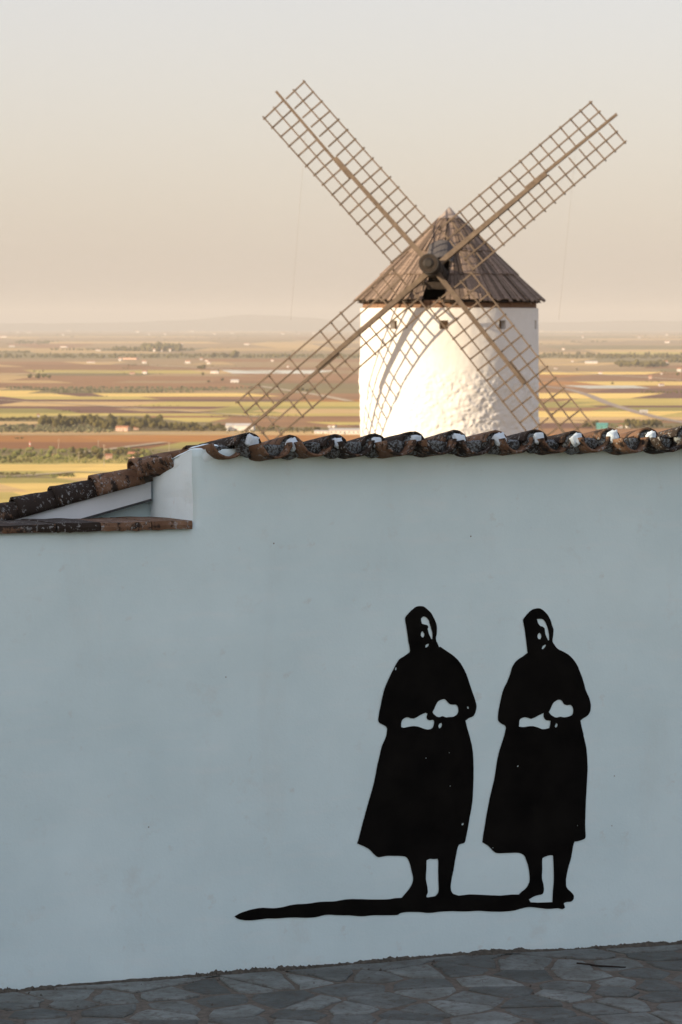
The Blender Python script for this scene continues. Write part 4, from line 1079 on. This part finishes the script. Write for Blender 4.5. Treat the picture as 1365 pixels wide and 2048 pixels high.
def paint(name, outer, holes, label, frozen=()):
    bm = bmesh.new()
    def ring(pts, closed_jit):
        out = []; n_ = len(pts)
        for i in range(n_):                        # Catmull-Rom through the traced points where the line is smooth
            p0, p1, p2, p3 = (Vector(pts[(i + k - 1) % n_]) for k in range(4))
            out.append(p1)
            d1, d2 = (p1 - p0), (p2 - p1); d3 = p3 - p2
            sharp = lambda a, b: a.length > 0 and b.length > 0 and a.normalized().dot(b.normalized()) < 0.55
            seg = d2.length
            if seg < 2.5 or tuple(pts[i]) in frozen or tuple(pts[(i+1) % n_]) in frozen: continue
            m0 = (p2 - p0)*0.5 if not sharp(d1, d2) else d2*0.7
            m1 = (p3 - p1)*0.5 if not sharp(d2, d3) else d2*0.7
            m0 = m0*min(1, seg/max(1e-6, m0.length)); m1 = m1*min(1, seg/max(1e-6, m1.length))
            for t in (1/3, 2/3):
                t2, t3 = t*t, t*t*t
                out.append(p1*(2*t3 - 3*t2 + 1) + m0*(t3 - 2*t2 + t) + p2*(-2*t3 + 3*t2) + m1*(t3 - t2))
        vs_ = []
        for q in out:
            c = uwz(q.x + 0.35*nz(q.x*.5, q.y*.5), q.y + 0.35*nz(q.y*.5, q.x*.5, 4)); vs_.append(bm.verts.new((c.x, 0, c.z)))
        return [bm.edges.new((vs_[i], vs_[(i+1) % len(vs_)])) for i in range(len(vs_))]
    ed = ring(outer, 1)
    for h in holes: ed += ring(h, 1)
    bmesh.ops.triangle_fill(bm, use_beauty=True, edges=ed, normal=(0, -1, 0))
    us_ = [v.co.x for v in bm.verts]; zs_ = [v.co.z for v in bm.verts]
    for axis_, lo, hi in ((0, min(us_), max(us_)), (2, min(zs_), max(zs_))):
        x = lo + 0.05
        while x < hi:
            co = [0, 0, 0]; co[axis_] = x; no = [0, 0, 0]; no[axis_] = 1
            bmesh.ops.bisect_plane(bm, geom=bm.verts[:] + bm.edges[:] + bm.faces[:], plane_co=co, plane_no=no, dist=1e-5)
            x += 0.05
    for v in bm.verts: v.co.y = relief(v.co.x, v.co.z) - 0.0035
    bmesh.ops.recalc_face_normals(bm, faces=bm.faces[:])
    if sum(f_.normal.y for f_ in bm.faces) > 0: bmesh.ops.reverse_faces(bm, faces=bm.faces[:])
    me = bpy.data.meshes.new(name); bm.to_mesh(me); bm.free(); me.materials.append(M['black'])
    o = add(name, me, wall); o['label'] = label
    return o
cut = set(T(Z6, [(80,530),(255,528),(310,520),(470,516),(880,508),(948,542),(1108,560),(1185,568)]))
paint('painted_woman', w1, h1, 'black silhouette of a hooded woman with folded hands, nearer the tip of the painted shadow', cut)
paint('painted_woman', w2, h2, 'black silhouette of a hooded woman with folded hands, at the broad end of the painted shadow', cut)
paint('painted_shadow', shp, [], 'long black painted shadow under the feet of the two women', cut)

# ------------------------------------------------------------------ crazy paving in front of the wall
pv = []
bed_v, bed_f = [], []
U0, U1, W0 = -4.0, 3.4, -3.0
nu, nw_ = 90, 40
for j in range(nw_ + 1):
    for i in range(nu + 1):
        u = U0 + (U1 - U0)*i/nu; w = W0 + (0.02 - W0)*j/nw_
        bed_v.append((u, w, 0.003*nz(u*4, w*4, 3) + 0.008 - 0.010 - 0.036*sstep(-.1, 1.5, u) - (0.25 if i in (0, nu) or j == 0 else 0)))
for j in range(nw_):
    for i in range(nu): bed_f.append((j*(nu+1) + i, j*(nu+1) + i + 1, (j+1)*(nu+1) + i + 1, (j+1)*(nu+1) + i))
pave = obj('pavement', bed_v, bed_f, M['joint'], smooth=True, kind='structure')
pave.location = (OX, OY, ZB); pave.rotation_euler = (0, 0, AL)
pr = random.Random(21)
def gz(u): return -0.010 - 0.036*sstep(-.1, 1.5, u)
seeds = []
row = 0; w = -0.12
while w > W0 + .1:
    dw = pr.uniform(0.14, 0.27); u = U0 + pr.uniform(0, .3)
    while u < U1:
        du = pr.uniform(0.16, 0.50)
        seeds.append(Vector((u + du/2 + pr.uniform(-.05, .05), w - dw*.5 + pr.uniform(-.10, .10)))); u += du
    w -= dw
def cell(i):
    c = seeds[i]; poly = [Vector((c.x - 1, c.y - 1)), Vector((c.x + 1, c.y - 1)), Vector((c.x + 1, c.y + 1)), Vector((c.x - 1, c.y + 1))]
    for j, s in enumerate(seeds):
        if j == i or abs(s.x - c.x) > 1.6 or abs(s.y - c.y) > 1.3: continue
        mid = (s + c)/2; nn_ = s - c; out = []
        for k in range(len(poly)):
            a, b = poly[k], poly[(k+1) % len(poly)]; da, db = (a - mid).dot(nn_), (b - mid).dot(nn_)
            if da <= 0: out.append(a)
            if da*db < 0: out.append(a + (b - a)*(da/(da - db)))
        poly = out
        if len(poly) < 3: return []
    pl = [(max(U0 + .05, min(U1 - .05, p_.x)), max(W0 + .05, min(-0.055, p_.y))) for p_ in poly]
    return pl
order = sorted(range(len(seeds)), key=lambda i: abs(seeds[i].x)*0.5 + abs(seeds[i].y))
stuff_parts, made = [], 0
for i in order:
    pl = cell(i)
    if len(pl) < 3: continue
    c = Vector((sum(p_[0] for p_ in pl)/len(pl), sum(p_[1] for p_ in pl)/len(pl)))
    pts = []
    gap = pr.uniform(0.003, 0.016)
    for k in range(len(pl)):
        a, b = Vector(pl[k]), Vector(pl[(k+1) % len(pl)])
        n_ = max(1, int((b - a).length/0.09))
        for q in range(n_):
            p_ = a.lerp(b, q/n_); d = (c - p_); L = d.length or 1
            p_ = p_ + d/L*(gap + 0.034*abs(nz(p_.x*11, p_.y*11, i)) + (pr.uniform(0, .03) if q == 0 else 0))
            pts.append(p_)
    if len(pts) < 4: continue
    tx, ty, hz = pr.uniform(-.012, .012), pr.uniform(-.016, .016), pr.uniform(.001, .008)
    top = lambda p_, dz: (p_.x, p_.y, 0.012 + gz(p_.x) + hz + dz + (p_.x - c.x)*tx + (p_.y - c.y)*ty + 0.003*nz(p_.x*7, p_.y*7, 1))
    m_ = len(pts)
    vv = [(p_.x, p_.y, -0.03 + gz(p_.x)) for p_ in pts] + [top(p_, -0.006) for p_ in pts] + [top(p_ + (c - p_)*0.07, 0.0) for p_ in pts] + [top(c, 0.001)]
    ff = [(k, (k+1) % m_, m_ + (k+1) % m_, m_ + k) for k in range(m_)] + [(m_ + k, m_ + (k+1) % m_, 2*m_ + (k+1) % m_, 2*m_ + k) for k in range(m_)] + [(2*m_ + k, 2*m_ + (k+1) % m_, 3*m_) for k in range(m_)]
    if made < 290: obj('flagstone', vv, ff, M['flag'], pave); made += 1
    else: stuff_parts.append((vv, ff))
if stuff_parts:
    v, f = join(stuff_parts); o = obj('flagstones', v, f, M['flag'], pave); o['kind'] = 'stuff'

# crumbling dirt and grit along the foot of the wall
dv, df = [], []
n_ = 2400
for i in range(n_ + 1):
    u = UL_ + .1 + (UR_ - UL_ - .2)*i/n_
    t0 = 0.020 + 0.016*nz(u*2.1, 1) + 0.014*nz(u*13, 4) + (0.5 + nz(u*1.3, 6))*(0.014*nz(u*41, 9) + 0.018*nz(u*150, 3)); t0 = max(0.006, t0)
    o_ = 0.055 + 0.025*nz(u*3, 7) + 0.012*nz(u*23, 2)
    g_ = gz(u); dv += [(u, 0.012, t0 + g_), (u, -0.012 + relief(u, 0), t0*0.95 + g_), (u, -o_*.5, 0.6*t0 + .008 + g_), (u, -o_ - 0.02, -0.004 + g_)]
for i in range(n_):
    for k in range(3): df.append((4*i + k, 4*i + k + 1, 4*i + 4 + k + 1, 4*i + 4 + k))
dirt = obj('dirt_strip', dv, df, M['dirt'], kind='stuff'); dirt.location = (OX, OY, ZB); dirt.rotation_euler = (0, 0, AL)
gp = []
for k in range(420):
    u = pr.uniform(-4.4, 4.6); w = -abs(pr.gauss(0.03, 0.10)) - 0.01; s = pr.uniform(.003, .011)
    if k % 4 == 0: w = pr.uniform(-2.4, 0)
    b_ = [(u + s*x*pr.uniform(.6, 1.3), w + s*y*pr.uniform(.6, 1.3), 0.012 + gz(u) + s*z*.8) for x, y, z in ((1, 0, 0), (-1, 0, 0), (0, 1, 0), (0, -1, 0), (0, 0, 1.4), (0, 0, -1.6))]
    gp.append((b_, [(0, 2, 4), (2, 1, 4), (1, 3, 4), (3, 0, 4), (2, 0, 5), (1, 2, 5), (3, 1, 5), (0, 3, 5)]))
v, f = join(gp); grit = obj('grit', v, f, M['bed'], kind='stuff'); grit.location = (OX, OY, ZB); grit.rotation_euler = (0, 0, AL)

# a dark twig lying on the paving
def floor_pt(px, py, dz=0.02):
    Y = -ZB*F/(py - HY); return Vector(((px - CX)/F*Y, Y, ZB + dz))
tw = [floor_pt(1154, 1925, -.012), floor_pt(1178, 1927, -.012), floor_pt(1196, 1929.5, -.012), floor_pt(1222, 1930, -.014), floor_pt(1252, 1931.5, -.014)]
base_t = tw[0].copy()
segs = []
for i in range(4): segs.append(tube(tw[i] - base_t + Vector((0, 0, .006)), tw[i+1] - base_t + Vector((0, 0, .006)), 0.0075 - .001*i, 0.0065 - .001*i, 6))
v, f = join(segs); obj('twig', v, f, M['twig'], loc=base_t, label='thin dark bent twig lying on the stone paving', cat='twig')

# ------------------------------------------------------------------ invented house out of view, added to shade the wall and the paving
Sh = Vector((to_sun.x, to_sun.y, 0)).normalized(); Ph = Vector((-Sh.y, Sh.x, 0))
edge_pt = Vector(((1120 - CX)/F*16.6, 16.6, -0.60))
a_pt = edge_pt.dot(Sh); A_H = 12.0
HTOP = edge_pt.z + (A_H - a_pt)*math.tan(SUN_EL)
p_c = edge_pt.dot(Ph)
hb = Sh*A_H + Ph*(p_c + 1.0)
shade_house = thing('house', 'plain white house added out of view to shade the painted wall', 'house', (hb.x, hb.y, -3.7), math.atan2(Ph.y, Ph.x))
hh_ = HTOP + 3.7
dirn = 1 if (Matrix.Rotation(math.atan2(Ph.y, Ph.x), 3, 'Z') @ Vector((0, 1, 0))).dot(Sh) > 0 else -1
y0_, y1_ = (0, 7) if dirn > 0 else (-7, 0)
v, f = box(-5.2, 5.2, y0_, y1_, 0, hh_ - .12); obj('wall', v, f, M['wall'], shade_house)
v, f = box(-5.35, 5.35, y0_ - .0 if dirn > 0 else y0_ - .15, y1_ + (.15 if dirn > 0 else 0), hh_ - .12, hh_); obj('roof', v, f, M['tile'], shade_house)
fy = -0.03 if dirn > 0 else 0.0
for x in (-4.2, -1.5, 2.5, 4.4):
    v, f = box(x - .45, x + .45, fy, fy + .03, 3.6, 4.7); obj('window', v, f, M['pane'], shade_house)
v, f = box(-.6 + 1, .6 + 1, fy, fy + .03, 0, 2.1); obj('door', v, f, M['shutter'], shade_house)

# ------------------------------------------------------------------ haze over the plain
hm = bpy.data.materials.new('haze'); hm.use_nodes = True; ht = hm.node_tree; ht.nodes.clear()
ho = ht.nodes.new('ShaderNodeOutputMaterial'); hvn = ht.nodes.new('ShaderNodeVolumePrincipled')
hvn.inputs['Color'].default_value = (0.83, 0.80, 0.74, 1); hvn.inputs['Density'].default_value = HAZE_DENSITY; hvn.inputs['Anisotropy'].default_value = 0.0
ht.links.new(hvn.outputs[0], ho.inputs['Volume'])
v, f = box(-64000, 64000, -64000, 64000, PLAIN - 4, 330); obj('haze', v, f, hm, kind='stuff')
